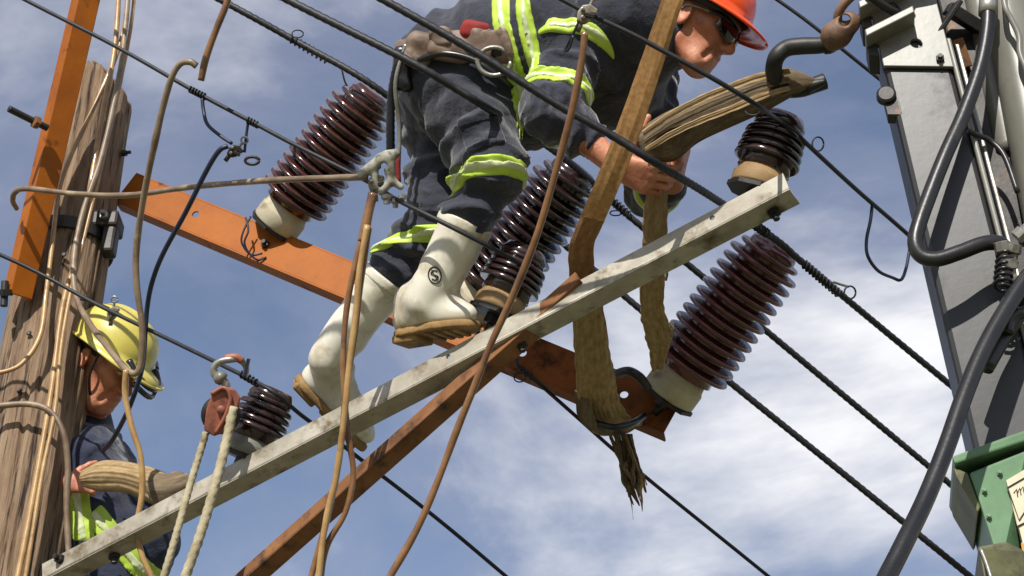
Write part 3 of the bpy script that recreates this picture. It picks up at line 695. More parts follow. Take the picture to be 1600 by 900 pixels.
    obj('chin_strap', tube([q(.03, .03, -.082), q(.035, -.04, -.076), q(.05, -.095, -.04), q(.06, -.118, 0), q(.05, -.095, .04), q(.035, -.04, .076), q(.03, .03, .082)], .0045, 6, 6), M_dark, hat, smooth=True)
    # vest tapes
    band(root, S, J(133, 792, 4.92), V(.95, .22, 0), .034, J(133, 795, 4.92), .13, silver=True, res=.006)
    band(root, S, J(198, 850, 4.93), V(.75, .6, 0), .03, J(198, 852, 4.9), .15, silver=True, res=.006)
    obj('collar_edge', tube([J(152, 690, 5.12), J(160, 668, 5.17), J(172, 655, 5.2)], .006, 6, 4), M_navy2, root, smooth=True)
    return root
# ================================================================== the place
# ---- ground, one sheet to the horizon
gv, gf = [], []; gs = [-3000, -300, -60, -20, -8, 0, 8, 20, 60, 300, 3000]
for a in gs:
    for b in gs: gv.append((a, b, .25*math.sin(a*.05+1)*math.cos(b*.06) if abs(a) < 100 and abs(b) < 100 else 0))
for i in range(len(gs)-1):
    for j in range(len(gs)-1): k = i*len(gs)+j; gf.append((k, k+len(gs), k+len(gs)+1, k+1))
g = obj('ground', (gv, gf), M_ground, smooth=True); g['kind'] = 'structure'

# ---- wooden pole
POLE_X, POLE_Y = -1.485, 4.456
top_z = P(162, 140, 5.75).z
def pole_r(z): return lerp(.150, .138, min(1, max(0, (z-6.4)/(top_z-6.4)))) if z > 6.4 else .150+(6.4-z)*.008
pole = thing('wooden_pole', 'weathered round timber utility pole with split grey top', 'pole', (POLE_X, POLE_Y, 0))
NA, NZ = 120, 420; zs = np.concatenate([np.linspace(0, 5.2, 40, endpoint=False), np.linspace(5.2, top_z, NZ-40)])
ang = np.linspace(0, 2*math.pi, NA, endpoint=False); pts = []
A_, Z_ = np.meshgrid(ang, zs); cx, sx = np.cos(A_).ravel(), np.sin(A_).ravel(); zz = Z_.ravel()
r0 = np.array([pole_r(z) for z in zs]).repeat(NA)
tw = A_.ravel()+zz*.12
g1 = gnoise(np.stack([np.cos(tw)*5, np.sin(tw)*5, zz*.8], 1)); g2 = gnoise(np.stack([np.cos(tw)*17, np.sin(tw)*17, zz*1.1+7], 1)); g3 = gnoise(np.stack([cx*2, sx*2, zz*2.2+3], 1))
crack = np.clip(1-np.abs(gnoise(np.stack([np.cos(tw)*4+9, np.sin(tw)*4, zz*.55+2], 1)))*16, 0, 1)*np.clip(gnoise(np.stack([np.cos(tw)*3, np.sin(tw)*3+4, zz*.7], 1))*4+.6, 0, 1)
rr = r0 + g1*.006 + g2*.004 + g3*.008 - crack*.016
near_top = np.clip(1-(top_z-zz)/.05, 0, 1); rr -= near_top**2*.02
# the top is broken: lower on the right-hand (x+) side
ztop_drop = np.where(zz > top_z-.25, (zz-(top_z-.25))/.25, 0)*(np.clip(cx-.25, 0, 1)*.10 + .012*gnoise(np.stack([cx*9, sx*9, 0*zz], 1)))
vs = np.stack([POLE_X+cx*rr, POLE_Y+sx*rr, zz-ztop_drop], 1); vs = [Vector(v) for v in vs]; fs = []
for i in range(NZ-1):
    for k in range(NA): k2 = (k+1) % NA; fs.append((i*NA+k, i*NA+k2, (i+1)*NA+k2, (i+1)*NA+k))
fs.append(tuple((NZ-1)*NA+k for k in range(NA))); obj('shaft', (vs, fs), M_wood, pole, smooth=True)
def strap_ring(z, h, m, name):
    r = pole_r(z)+.006; n = 40; v = []
    for rr_, zz_ in ((r, z-h), (r+.007, z-h), (r+.007, z+h), (r, z+h)):
        v += [Vector((POLE_X+rr_*math.cos(2*math.pi*k/n), POLE_Y+rr_*math.sin(2*math.pi*k/n), zz_)) for k in range(n)]
    return obj(name, (v, [(a*n+k, a*n+(k+1) % n, ((a+1) % 4)*n+(k+1) % n, ((a+1) % 4)*n+k) for a in range(4) for k in range(n)]), m, pole)
z_br = PV(150, 345, POLE_Y-.15).z
strap_ring(z_br, .022, M_darksteel, 'steel_band')
bp_ = PV(168, 352, POLE_Y-.06)
ins = obj('clamp_block', join(box(bp_, (1, 0, 0), (0, 1, 0), (0, 0, 1), .045, .05, .03), box(bp_+Vector((.02, -.01, -.065)), (1, 0, 0), (0, 1, 0), (0, 0, 1), .022, .03, .06)), M_darksteel, pole, bevel=.01)
obj('bolt', bolt(frame_mat(bp_+Vector((.0, -.05, 0)), (0, -1, 0)), .016, .014), M_steel, ins)
obj('bolt', bolt(frame_mat(PV(205, 240, POLE_Y-.03)-Vector((.03, 0, 0)), (1, -.3, 0)), .012, .014), M_darksteel, pole)
for x, y in ((100, 397), (45, 520), (30, 610)):
    q = PV(x, y, POLE_Y-.155); obj('nail', lathe([(.006, 0), (.009, .004), (.006, .007)], 8, frame_mat(q+Vector((0, .006, 0)), (-.1, -1, 0))), M_darksteel, pole)

# ---- orange channel leaning against the left of the pole
A, B = P(16, 458, 4.98), P(136, -60, 5.32)
ch = thing('steel_channel', 'orange painted steel channel leaning up the left side of the wooden pole', 'steel channel', A)
a_, u_, b_ = basis(A, B)
fn = V(.62, 0, -.78); fn = (fn-a_*fn.dot(a_)).normalized(); sn = a_.cross(fn).normalized()
if sn.dot(V(-1, 0, -.4)) < 0: sn = -sn
def chan(A, B, c, n1, n2, w1, w2, t):     # corner c nearest the camera: one wall facing n1 (width w1 away from n2), one facing n2
    d = B-A
    prof = [(0, 0), (w1, 0), (w1, t), (t, t), (t, w2), (0, w2)]
    return prism([A - n2*p - n1*q for p, q in prof], d)
web = chan(A, B, A, fn, sn, .074, .062, .007); o = fixn(obj('channel_wall', web, M_orange, ch, bevel=.0025))
fl = prism([A - n_ for n_ in (sn*.074, sn*.074+fn*.05, sn*.067+fn*.05, sn*.067+fn*.008)], B-A); fixn(obj('flange', fl, M_orange, ch, bevel=.002))
bp_ = P(62, 195, 5.06)
rod = tag(obj('threaded_rod', tube([P(14, 170, 5.02), P(40, 183, 5.06), P(74, 200, 5.11)], .011, 10, 10, lobes=2, pitch=.012, depth=.08), M_darksteel, smooth=True), 'dark threaded rod sticking out of the orange channel beside the pole', 'rod')
obj('nut', lathe([(.021, 0), (.021, .016)], 6, frame_mat(P(60, 193, 5.075), P(14, 170, 5.02)-P(74, 200, 5.11))), M_rust, rod)
lowb = tag(obj('bolt', join(tube([P(8, 440, 5.0), P(6, 478, 4.97)], .012, 10, 4), lathe([(.024, 0), (.024, .02)], 6, frame_mat(P(8, 462, 4.985), V(0, 1, 0)))), M_darksteel), 'dark hanging bolt at the foot of the orange channel', 'bolt')

# ---- orange crossarm carrying the three long insulators
ARM_A, ARM_B = P(196, 292, 5.53), P(1052, 648, 4.70)
def arm_pt(x):                                              # the arm's centre under pixel column x
    lo_, hi_ = 0., 1.
    for _ in range(40):
        t = (lo_+hi_)/2; p = ARM_A.lerp(ARM_B, t)-CAM; xx = 800+FPX*p.dot(RIGHT)/p.dot(FWD)
        if xx < x: lo_ = t
        else: hi_ = t
    return ARM_A.lerp(ARM_B, t), t*(ARM_B-ARM_A).length
arm = thing('steel_crossarm', 'long orange painted steel crossarm bolted to the pole under the tall insulators', 'crossarm', ARM_A)
a_, u_, b_ = basis(ARM_A, ARM_B); HH = .118; L_ = (ARM_B-ARM_A).length; Ao, Bo = ARM_A-u_*HH/2, ARM_B-u_*HH/2
holes = [(arm_pt(x)[1], HH*k, .013) for x, k in ((304, .55), (560, .5), (817, .48), (975, .50))]
s_split = arm_pt(760)[1]
def arm_piece(s0, s1, m, nm):
    A0, B0 = Ao+a_*s0, Ao+a_*s1
    w_ = obj(nm, plate(A0, B0, u_, HH, b_, .007, [(s-s0, h, r) for s, h, r in holes if s0 < s < s1]), m, arm)
    obj('bottom_flange', prism([A0-u_*.007, A0, A0+b_*.06, A0+b_*.06-u_*.007], B0-A0), m, w_, bevel=.0015)
    obj('top_flange', prism([A0+u_*HH, A0+u_*(HH+.007), A0+u_*(HH+.007)+b_*.06, A0+u_*HH+b_*.06], B0-A0), m, w_, bevel=.0015)
arm_piece(0, s_split, M_orange, 'web'); arm_piece(s_split+.003, L_, M_orange_rust, 'web')
for x in (415, 748, 1030):
    p_, s_ = arm_pt(x); obj('bolt', bolt(frame_mat(p_-b_*.0, -b_), .014, .012), M_darksteel, arm)

# ---- insulators
def insulator(name, label, group, base, tip, R, n, m, capR, capL, mcap, core, cat='insulator', seg=40, tcap=.6):
    ax = (tip-base); L = ax.length; root = thing(name, label, cat, base, group); root.rotation_mode = 'QUATERNION'
    root.rotation_quaternion = frame_mat(base, ax).to_quaternion()
    def add(nm, geo, mt, sm=True):
        o = obj(nm, geo, mt, None, smooth=sm); o.parent = root; return o
    bc = add('base_cap', lathe([(capR*.96, 0), (capR, .006), (capR, capL*.55), (capR*.94, capL*.62), (capR*.86, capL)], 32), mcap)
    me = bc.modifiers.new('b', 'BEVEL'); me.width = .002; me.limit_method = 'ANGLE'
    fl_ = obj('foot_plate', lathe([(capR*1.08, -.012), (capR*1.08, -.001)], 8), M_darksteel, None); fl_.parent = bc
    b2 = obj('stud', lathe([(.011, -.07), (.011, -.012)], 10), M_darksteel, None, smooth=True); b2.parent = bc
    nu = obj('nut', lathe([(.023, -.036), (.023, -.0125)], 6), M_darksteel, None); nu.parent = bc
    add('core', lathe([(core*1.06, capL*.9), (core, capL+.02), (core*.9, L-.03), (core*.86, L-.012)], 28), m)
    sp = (L-capL-.035)/n; me0 = None
    for i in range(n):
        t_ = i/(n-1); sc_ = 1-.10*t_
        if i == n-1: sc_ *= .86
        if me0 is None:
            pr = ([(core*.96, sp*.42), (R*.82, sp*.28), (R*.91, sp*.23), (R*.96, sp*.20), (R*.99, sp*.12), (R, 0), (R*.99, -sp*.12), (R*.96, -sp*.20), (R*.92, -sp*.20), (R*.86, -sp*.08), (core*.96, 0)] if n > 8 else [(core*.96, sp*.80), (R*.86, sp*.68), (R*.95, sp*.52), (R*.99, sp*.32), (R, sp*.02), (R*.985, -sp*.10), (R*.95, -sp*.17), (R*.88, -sp*.16), (core*.96, -sp*.12)])
            s0 = obj('shed', lathe(pr, seg), m, None, smooth=True); me0 = s0.data; o = s0
        else: o = bpy.data.objects.new('shed', me0); COL.objects.link(o)
        o.parent = root; o.location = (0, 0, capL+.015+sp*(i+.3)); o.scale = (sc_, sc_, 1)
    add('top_cap', lathe([(core*tcap*1.3, L-.03), (core*tcap*1.4, L-.02), (core*tcap*1.15, L+.004), (core*tcap*.5, L+.008)], 24), m if name != 'post_insulator' else m)
    return root
G1, G2 = 'tall insulators on the orange crossarm', 'short insulators on the grey crossarm'
pA = arm_pt(446)[0]+b_*.03+u_*.07; pB = arm_pt(742)[0]+b_*.03+u_*.07; pC = arm_pt(1050)[0]+b_*.03+u_*.06
TIP = [P(584, 146, 5.25), P(902, 262, 4.92), P(1216, 380, 4.59)]
BASE = [P(430, 353, 5.34), P(735, 486, 5.04), P(1044, 618, 4.70)]
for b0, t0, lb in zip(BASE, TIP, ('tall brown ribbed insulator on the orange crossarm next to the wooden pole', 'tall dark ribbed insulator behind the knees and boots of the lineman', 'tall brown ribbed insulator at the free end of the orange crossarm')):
    insulator('post_insulator', lb, G1, b0, t0, .125, 13, M_porc_b if 'pole' in lb else M_porc2 if 'knees' in lb else M_porc, .083, .095, M_cement, .084)  # middle insulator: its shade is put into the colour by the darker porcelain

# ---- grey crossarm (angle steel), rusty brace
GB_A, GB_B = P(66, 889, 4.50), P(1226, 278, 3.80)
def on_line(A, B, x, f=0.0):
    lo_, hi_ = -.5, 1.5
    for _ in range(50):
        t = (lo_+hi_)/2; p = A.lerp(B, t)-CAM; xx = 800+FPX*p.dot(RIGHT)/p.dot(FWD)
        if xx < x: lo_ = t
        else: hi_ = t
    return A.lerp(B, t), t*(B-A).length
a_, u_, b_ = basis(GB_A, GB_B); GH, GW = .046, .068
beam = thing('angle_crossarm', 'weathered grey angle steel crossarm the lineman stands on', 'crossarm', GB_A)
Lg = (GB_B-GB_A).length
def angle_bar(par, A, B, h, wd, t, m, holes=(), nm=('front_flange', 'bottom_flange')):
    a, u, b = basis(A, B); L = (B-A).length
    ff = obj(nm[0], plate(A, B, u, h, b, t, holes), m, par)
    obj(nm[1], prism([A-u*t, A-u*.0005, A+b*wd-u*.0005, A+b*wd-u*t], B-A), m, par, bevel=.0015)
    # rolled corner
    obj('corner_bead', tube([A-u*t*.2+b*t*.4, B-u*t*.2+b*t*.4], t*.62, 8, 1, smoothp=False), m, ff, smooth=True)
hs = [(on_line(GB_A, GB_B, x)[1], GH*.55, .007) for x in (1112, 700)]
angle_bar(beam, GB_A-u_*.03, GB_B-u_*.03, GH, GW, .008, M_galv, hs)
for x in (160, 795, 1190): obj('bolt', bolt(frame_mat(on_line(GB_A, GB_B, x)[0]-u_*.0385+b_*.045, -u_), .016, .012), M_darksteel, beam)
obj('end_bolt', bolt(frame_mat(on_line(GB_A, GB_B, 95)[0], -b_), .015, .012), M_darksteel, beam)
GBb, GBu = b_, u_
BR_A, BR_B = P(150, 1108, 4.36), P(905, 436, 3.965)
brace = thing('steel_brace', 'rusty brown angle steel brace running up under the grey crossarm', 'brace', BR_A)
angle_bar(brace, BR_A, BR_B, .028, .058, .006, M_rust)
ab, ub, bb = basis(BR_A, BR_B); q = on_line(BR_A, BR_B, 478)[0]+ub*.028
obj('step_lug', prism([q+ab*x+ub*y+bb*.03 for x, y in ((-.09, -.012), (.05, -.012), (.035, .028), (-.01, .03))], bb*.012), M_darksteel, brace, bevel=.002)

# ---- short insulators on the grey crossarm
for xb, yb, db, xt, yt, dt, lb, mc in (
        (384, 712, 4.36, 428, 612, 4.40, 'short dark insulator on the grey crossarm beside the red pulley block', M_boom_l),
        (776, 488, 4.12, 822, 392, 4.16, 'short dark insulator on the grey crossarm just behind the white boot', M_tan),
        (1182, 296, 3.90, 1222, 186, 3.94, 'short dark brown insulator on the free end of the grey crossarm', M_tan)):
    base, tip = P(xb, yb, db), P(xt, yt, dt)
    insulator('stub_insulator', lb, G2, base, tip, .083, 5, M_porc2, .068, .055, mc, .062, tcap=.75)

# ---- overhead conductors
GW_ = 'overhead conductors crossing the scene'
def wire(name, label, pts, r, m=M_wire, lobes=0, cat='wire', grp=None, sub=8, sides=8):
    o = obj(name, tube([P(*p) for p in pts], r, sides, sub, lobes=lobes, pitch=.05, depth=.10), m, smooth=True); return tag(o, label, cat, grp)
def wrap(par, p0, p1, r, turns, m, nm='tie_wire', wr=.0028):
    a = (p1-p0).normalized(); N = a.orthogonal().normalized(); Bn = a.cross(N); pts = []
    for i in range(turns*8+1):
        t = i/(turns*8); an = t*turns*2*math.pi; pts.append(p0.lerp(p1, t)+(N*math.cos(an)+Bn*math.sin(an))*r)
    return obj(nm, tube(pts, wr, 5, 1, smoothp=False), m, par, smooth=True)
def loop(par, c, rx, ry, d, r=.0022, m=M_wire, a0=0, a1=6.283, nm='wire_curl'):
    return obj(nm, tube([P(c[0]+rx*math.cos(t), c[1]+ry*math.sin(t), d+.03*t/6) for t in np.linspace(a0, a1, 17)], r, 6, 1, smoothp=False), m, par, smooth=True)
w2 = wire('overhead_wire', 'thick black wire over the tall insulator next to the wooden pole', [(60, -150, 5.5), (345, 0, 5.28), (465, 66, 5.24), (588, 137, 5.15), (730, 252, 5.3), (870, 372, 5.3), (1000, 483, 5.28), (1130, 589, 5.3), (1510, 896, 5.4), (1750, 1098, 5.5)], .0115, lobes=6, cat='wire')
wrap(w2, P(452, 59, 5.236), P(512, 94, 5.264), .0135, 9, M_wire); loop(w2, (465, 53), 9, 6, 5.2)
obj('tie_tail', tube([P(534, 108, 5.27), P(540, 130, 5.27), P(553, 146, 5.28), P(566, 152, 5.29)], .003, 6, 5), M_wire, w2, smooth=True)
w3 = wire('overhead_wire', 'thick black wire passing in front of the trousers of the bending lineman', [(160, -150, 4.3), (450, 0, 4.1), (625, 88, 3.98), (705, 134, 3.98), (760, 168, 4.04), (826, 208, 4.5), (900, 262, 4.82), (960, 318, 5.02), (1000, 352, 5.03), (1100, 434, 5.06), (1190, 511, 5.1), (1525, 790, 5.3), (1760, 985, 5.5)], .0105, lobes=6)
wrap(w3, P(944, 303, 5.01), P(985, 338, 5.025), .0125, 8, M_wire); loop(w3, (962, 333), 9, 4, 5.02)
w4 = wire('overhead_wire', 'thick black wire over the tall insulator at the end of the orange crossarm', [(300, -165, 3.95), (600, 0, 3.84), (740, 80, 3.80), (862, 158, 3.78), (960, 214, 3.77), (1030, 258, 3.79), (1100, 300, 4.0), (1180, 352, 4.36), (1222, 382, 4.48), (1256, 412, 4.54), (1380, 515, 4.78), (1500, 614, 4.9), (1760, 830, 5.2)], .0100, lobes=6)
wrap(w4, P(1256, 412, 4.54), P(1312, 460, 4.63), .012, 11, M_wire); loop(w4, (1328, 457), 9, 10, 4.67, r=.0028)
obj('tie_tail', tube([P(1300, 440, 4.71), P(1312, 444, 4.72), P(1326, 448, 4.73)], .004, 6, 4), M_steel, w4, smooth=True)
wrap(w4, P(1166, 342, 4.29), P(1200, 366, 4.44), .012, 7, M_wire)
w5 = wire('overhead_wire', 'thin black wire crossing in front of the jaw of the bending lineman', [(600, -160, 3.7), (880, 0, 3.62), (1000, 60, 3.60), (1120, 126, 3.60), (1188, 168, 3.66), (1215, 188, 3.84), (1240, 205, 3.87), (1264, 228, 3.9), (1340, 298, 4.1), (1425, 372, 4.3), (1600, 530, 4.6), (1750, 660, 4.8)], .0058)
loop(w5, (1278, 225), 9, 11, 3.93); loop(w5, (1176, 174), 11, 6, 3.7, a0=.1, a1=3.2)
obj('drooping_lead', tube([P(1363, 320, 4.16), P(1360, 345, 4.15), P(1354, 375, 4.15), P(1356, 400, 4.15), P(1372, 423, 4.17), P(1395, 434, 4.2), P(1408, 437, 4.2), P(1416, 418, 4.25), P(1422, 385, 4.3)], .0045, 6, 6), M_wire_b, w5, smooth=True)
w6 = wire('overhead_wire', 'thin black wire passing behind the lifting hook of the crane', [(1000, -135, 4.6), (1215, 0, 4.5), (1372, 122, 4.5), (1650, 345, 4.7)], .0052)
w1 = wire('overhead_wire', 'thin black wire from above the pole to the short insulator behind the white boot', [(-200, -125, 4.9), (40, 0, 4.72), (180, 72, 4.6), (310, 146, 4.48), (400, 194, 4.40), (460, 226, 4.34), (575, 284, 4.22), (620, 312, 4.08), (700, 352, 3.98), (762, 384, 3.98), (800, 404, 4.04), (830, 424, 4.12)], .0062)
wrap(w1, P(296, 139, 4.49), P(322, 152, 4.47), .0085, 6, M_wire); wrap(w1, P(386, 187, 4.41), P(404, 196, 4.4), .0085, 4, M_wire)
obj('tie_tail', tube([P(460, 226, 4.34), P(460, 246, 4.34)], .004, 6, 3), M_wire, w1, smooth=True)
w7 = wire('overhead_wire', 'thin black wire over the short insulator beside the pulley block', [(-150, 335, 4.72), (0, 398, 4.74), (75, 434, 4.72), (150, 475, 4.66), (280, 538, 4.50), (390, 592, 4.32), (432, 616, 4.27), (470, 648, 4.36), (530, 692, 4.46), (560, 715, 4.5), (680, 808, 4.6), (790, 900, 4.7), (960, 1045, 4.9)], .0062)
wrap(w7, P(376, 584, 4.34), P(404, 600, 4.30), .009, 5, M_wire)
w7b = wire('overhead_wire', 'short thin black wire running beside the yellow hard hat to the pole', [(120, 466, 4.98), (146, 472, 4.96), (172, 483, 4.9), (196, 497, 4.86)], .0048)
w8 = wire('overhead_wire', 'thin black wire leaving from below the orange crossarm past the frayed strap', [(806, 560, 4.86), (812, 574, 4.84), (845, 602, 4.84), (895, 646, 4.86), (1000, 738, 4.92), (1200, 900, 5.05), (1380, 1048, 5.2)], .0062)
loop(w8, (812, 590), 9, 7, 4.83); wrap(w8, P(812, 574, 4.84), P(832, 591, 4.84), .0085, 4, M_wire)
obj('tie_tail', tube([P(806, 530, 4.88), P(805, 548, 4.87), P(810, 572, 4.85)], .003, 6, 3), M_wire, w8, smooth=True)
# tie wire hanging off the crossarm near the first tall insulator
tw_ = tag(obj('tie_wire', join(tube([P(384, 340, 5.28), P(388, 360, 5.26), P(382, 378, 5.25), P(388, 394, 5.25), P(402, 406, 5.25), P(416, 402, 5.26)], .0035, 6, 6), tube([P(392, 338, 5.28), P(380, 362, 5.26), P(378, 380, 5.25), P(392, 398, 5.25), P(410, 396, 5.26)], .0035, 6, 6)), M_wire_b, smooth=True), 'curled dark tie wire hanging from the orange crossarm near the pole', 'wire')

# ---- clamps and jumper by the pole
def clamp(name, label, c, d, sc=1.0, m=M_steel, rot=0.0, cat='clamp'):
    root = thing(name, label, cat, P(c[0], c[1], d)); ex, ey, ez = V(math.cos(rot), math.sin(rot), 0), V(-math.sin(rot), math.cos(rot), 0), V(0, 0, -1); o = P(c[0], c[1], d)
    q = lambda a, b, z=0: o + (ex*a+ey*b+ez*z)*sc*.01
    jaw = prism([q(a, b, -1.5) for a, b in ((-3, -2.4), (-.5, -3), (1.5, -1.2), (.4, -.4), (.9, .6), (2.6, .8), (2.8, 2.2), (.2, 3.4), (-2.2, 2.6), (-3.2, .4))], ez*.03*sc)
    fixn(obj('jaw', jaw, m, root, bevel=.004*sc))
    obj('screw', tube([q(.2, 3, 0), q(.8, 5.6, 0)], .0062*sc, 8, 6, lobes=2, pitch=.008), M_steel, root, smooth=True)
    obj('eye_ring', tube([q(.9+1.5*math.cos(t), 6.6+1.5*math.sin(t), 0) for t in np.linspace(0, 6.283, 17)], .0042*sc, 6, 1, smoothp=False), M_steel, root, smooth=True)
    obj('keeper', box(q(.6, -.2, .5), ex, ey, ez, .017*sc, .008*sc, .018*sc), M_darksteel, root, bevel=.003*sc)
    obj('ferrule', tube([q(-1.6, -1.6, 0), q(-2.2, -5.6, 0)], .0105*sc, 10, 2), m, root, smooth=True)
    for a, b in ((-1.8, 1.2), (-1.2, -1.2)): obj('bolt', bolt(frame_mat(q(a, b, 1.4), ez), .0075*sc, .007*sc), M_steel, root)
    return root
clamp('line_clamp', 'dark clamp with small ring joining the jumper under the thin wire', (368, 238), 4.40, .62, M_darksteel, -.5)
cl_ring = tag(obj('shackle_ring', tube([P(394+11*math.cos(t), 251+6*math.sin(t), 4.38) for t in np.linspace(0, 6.283, 17)], .0045, 8, 1, smoothp=False), M_darksteel, smooth=True), 'small flat ring hanging at the dark clamp by the pole', 'ring')
jl = tag(obj('jumper_lead', tube([P(316, 154, 4.47), P(318, 172, 4.46), P(324, 194, 4.44), P(344, 212, 4.42), P(362, 224, 4.40)], .0052, 8, 6), M_wire_b, smooth=True), 'short dark lead from the thin wire down to the dark clamp', 'wire')
jl2 = tag(obj('jumper_lead', tube([P(388, 190, 4.41), P(385, 210, 4.41), P(382, 238, 4.40)], .004, 8, 6), M_wire_b, smooth=True), 'short straight dark lead dropping from the thin wire beside the dark clamp', 'wire')
jl3 = tag(obj('jumper_lead', tube([P(356, 228, 4.40), P(342, 236, 4.40), P(322, 268, 4.42), P(290, 332, 4.46), (P(255, 396, 4.52)), P(238, 440, 4.55), P(230, 480, 4.56), P(227, 520, 4.56), P(222, 575, 4.58), P(204, 632, 4.62), P(178, 684, 4.72), P(160, 705, 4.82)], .0072, 8, 6), M_wire_b, smooth=True), 'long dark blue jumper lead hanging from the dark clamp to the yellow helmet', 'wire')
clamp('line_clamp', 'grey brass clamp on the wire above the yellow hard hat', (178, 490), 4.70, .62, M_galv, .1)
hl = clamp('hot_line_clamp', 'pale cast metal earthing clamp on the wire beside the hanging lanyard', (590, 288), 4.11, .75, M_steel, .25)
hs_ = Solid(); cp = lambda x, y, z=0.: P(x, y, 4.10+z)
for a, b, r1, r2 in (((566, 272), (596, 250), .017, .024), ((596, 250), (618, 240), .024, .018), ((606, 246), (612, 282), .026, .017), ((612, 282), (596, 300), .017, .013), ((612, 282), (626, 292), .014, .012), ((584, 262), (588, 292), .016, .012)): hs_.add(rcone(cp(*a), cp(*b), r1*.72, r2*.72), .006)
hs_.sub(rcone(cp(600, 259, -.1), cp(600, 259, .1), .0075, .0075), .004); hs_.sub(rcone(cp(598, 276, -.1), cp(598, 276, .1), .006, .006), .004)
lo, hi = bounds([cp(596, 270)], .1); obj('cast_body', net(hs_, lo, hi, .003), M_castw, hl, smooth=True)
for x, y, r in ((618, 318, .012), (605, 312, .015), (628, 312, .010)): obj('wing_nut', lathe([(r*.4, 0), (r, .004), (r, .013), (r*.6, .018), (r*.6, .026)], 8, frame_mat(P(x, y-9, 4.09), V(.002*(x-610), -1, -.2))), M_steel, hl)
cl3 = clamp('line_clamp', 'cast metal clamp on the thin wire at the top of the long brown cable', (918, 24), 3.585, .72, M_galv, -.2)
tag(obj('retaining_cord', tube([P(906, 30, 3.58), P(897, 50, 3.58), P(886, 72, 3.59), (P(882, 80, 3.59)), P(889, 76, 3.58), P(896, 56, 3.575)], .003, 6, 6), M_dark, smooth=True), 'thin black cord looped under the clamp on the thin wire', 'cord')
# ---- earthing cables and ropes (each its own)
def cable(label, pts, r, m=M_cable, name='earthing_cable', cat='cable', **k):
    return tag(obj(name, tube([P(*p) for p in pts], r*.74, 12, 8, wob=.09, **k), m, smooth=True), label, cat)
wf = POLE_Y-.19
def dv(y, wy=wf): return wy/(math.cos(PITCH)-(450-y)/FPX*math.sin(PITCH))
def pv(x, y, k=0.0): return (x, y, dv(y, wf+k))
cable('tan cable running the whole length of the pole past the brown coil', [pv(188, -80), pv(185, 0), pv(178, 85), pv(158, 190), pv(140, 300), pv(120, 400), pv(98, 480), pv(82, 600), pv(62, 720), pv(40, 840), pv(28, 900), pv(12, 980)], .0125)
cable('tan cable looping from the pole round the yellow hard hat to a hooked top', [pv(204, -60, -.02), pv(196, 40, -.02), pv(186, 120, -.03), pv(160, 240, -.03), pv(130, 330, -.03), pv(116, 400, -.04), pv(118, 460, -.05), pv(140, 505, -.12), (170, 545, 4.62), (198, 578, 4.52), (214, 582, 4.50), (221, 560, 4.50), (222, 510, 4.50), (213, 440, 4.50), (214, 380, 4.50), (226, 300, 4.46), (240, 232, 4.42), (254, 170, 4.40), (268, 122, 4.38), (282, 100, 4.37), (297, 97, 4.36), (307, 103, 4.36)], .0125, M_cable_g)
cable('tan cable running down the pole face and curling off its left edge', [pv(206, -60, .01), pv(190, 60, .01), pv(150, 160, .01), pv(112, 240), pv(92, 300), pv(82, 380), pv(72, 460), pv(64, 520, -.01), pv(42, 560, -.02), pv(10, 580, -.03), pv(-60, 588, -.04)], .0105)
cable('thin tan cable twisted beside the long cable on the pole face', [pv(214, -60, .02), pv(206, 30, .015), pv(188, 130, .0), pv(158, 260, -.01), pv(134, 360, -.01), pv(112, 450, -.015), pv(96, 540, -.015), pv(86, 640, -.01), pv(66, 740, -.01), pv(50, 840, -.01), pv(40, 900), pv(26, 980)], .009, M_cable)
cable('brown cut cable end hanging free beside the hooked cable', [(368, -50, 4.36), (356, 0, 4.36), (338, 46, 4.36), (322, 90, 4.36), (314, 126, 4.36)], .0125, M_cable_d)
cable('tan cable hanging from the looped coil down past the tarpaulin bundle', [(197, 578, 4.50), (196, 620, 4.50), (206, 668, 4.48), (220, 714, 4.46), (222, 770, 4.44), (214, 824, 4.42), (222, 868, 4.40), (240, 910, 4.38), (262, 990, 4.33)], .0115, M_cable)
cable('grey cable bent round the pole above the crossarm end', [pv(-60, 642, -.01), pv(0, 634, -.01), pv(50, 632, -.015), pv(82, 646, -.01), pv(100, 680), pv(106, 730, .03), pv(104, 790, .05), (108, 880, 4.62), (112, 980, 4.5)], .0125, M_cable_g)
cable('pale stiff cable tied level across the pole to the earthing clamp', [(26, 326, 5.06), (20, 314, 5.02), (24, 300, 4.98), (44, 295, 4.94), (120, 303, 4.86), (200, 305, 4.78), (300, 292, 4.60), (420, 282, 4.36), (520, 278, 4.18), (572, 277, 4.09)], .0115, M_cable_g)
sleeve = cable('dark taped sleeve where the cables leave the pale earthing clamp', [(583, 302, 4.08), (574, 340, 4.07), (567, 378, 4.06)], .018, M_cable_d, name='cable_sleeve', cat='sleeve')
cable('brown cable of the clamp bundle hanging closest to the left boot heel', [(572, 350, 4.065), (556, 410, 4.05), (542, 480, 4.04), (536, 560, 4.02), (538, 640, 4.00), (528, 730, 3.98), (514, 800, 3.96), (492, 880, 3.94), (470, 960, 3.92)], .0105, M_cable_d)
cable('copper brown cable of the clamp bundle hanging straight down over the boot', [(574, 352, 4.05), (562, 420, 4.03), (556, 490, 4.01), (546, 570, 3.99), (538, 650, 3.97), (526, 740, 3.96), (510, 810, 3.94), (500, 880, 3.92), (494, 960, 3.9)], .011, M_cable)
cable('brown cable of the clamp bundle swinging out over the rusty brace', [(577, 356, 4.06), (564, 440, 4.05), (552, 540, 4.03), (540, 620, 4.01), (544, 680, 3.99), (552, 740, 3.98), (540, 800, 3.96), (512, 850, 3.95), (502, 900, 3.94), (500, 970, 3.93)], .0105, M_cable_d)
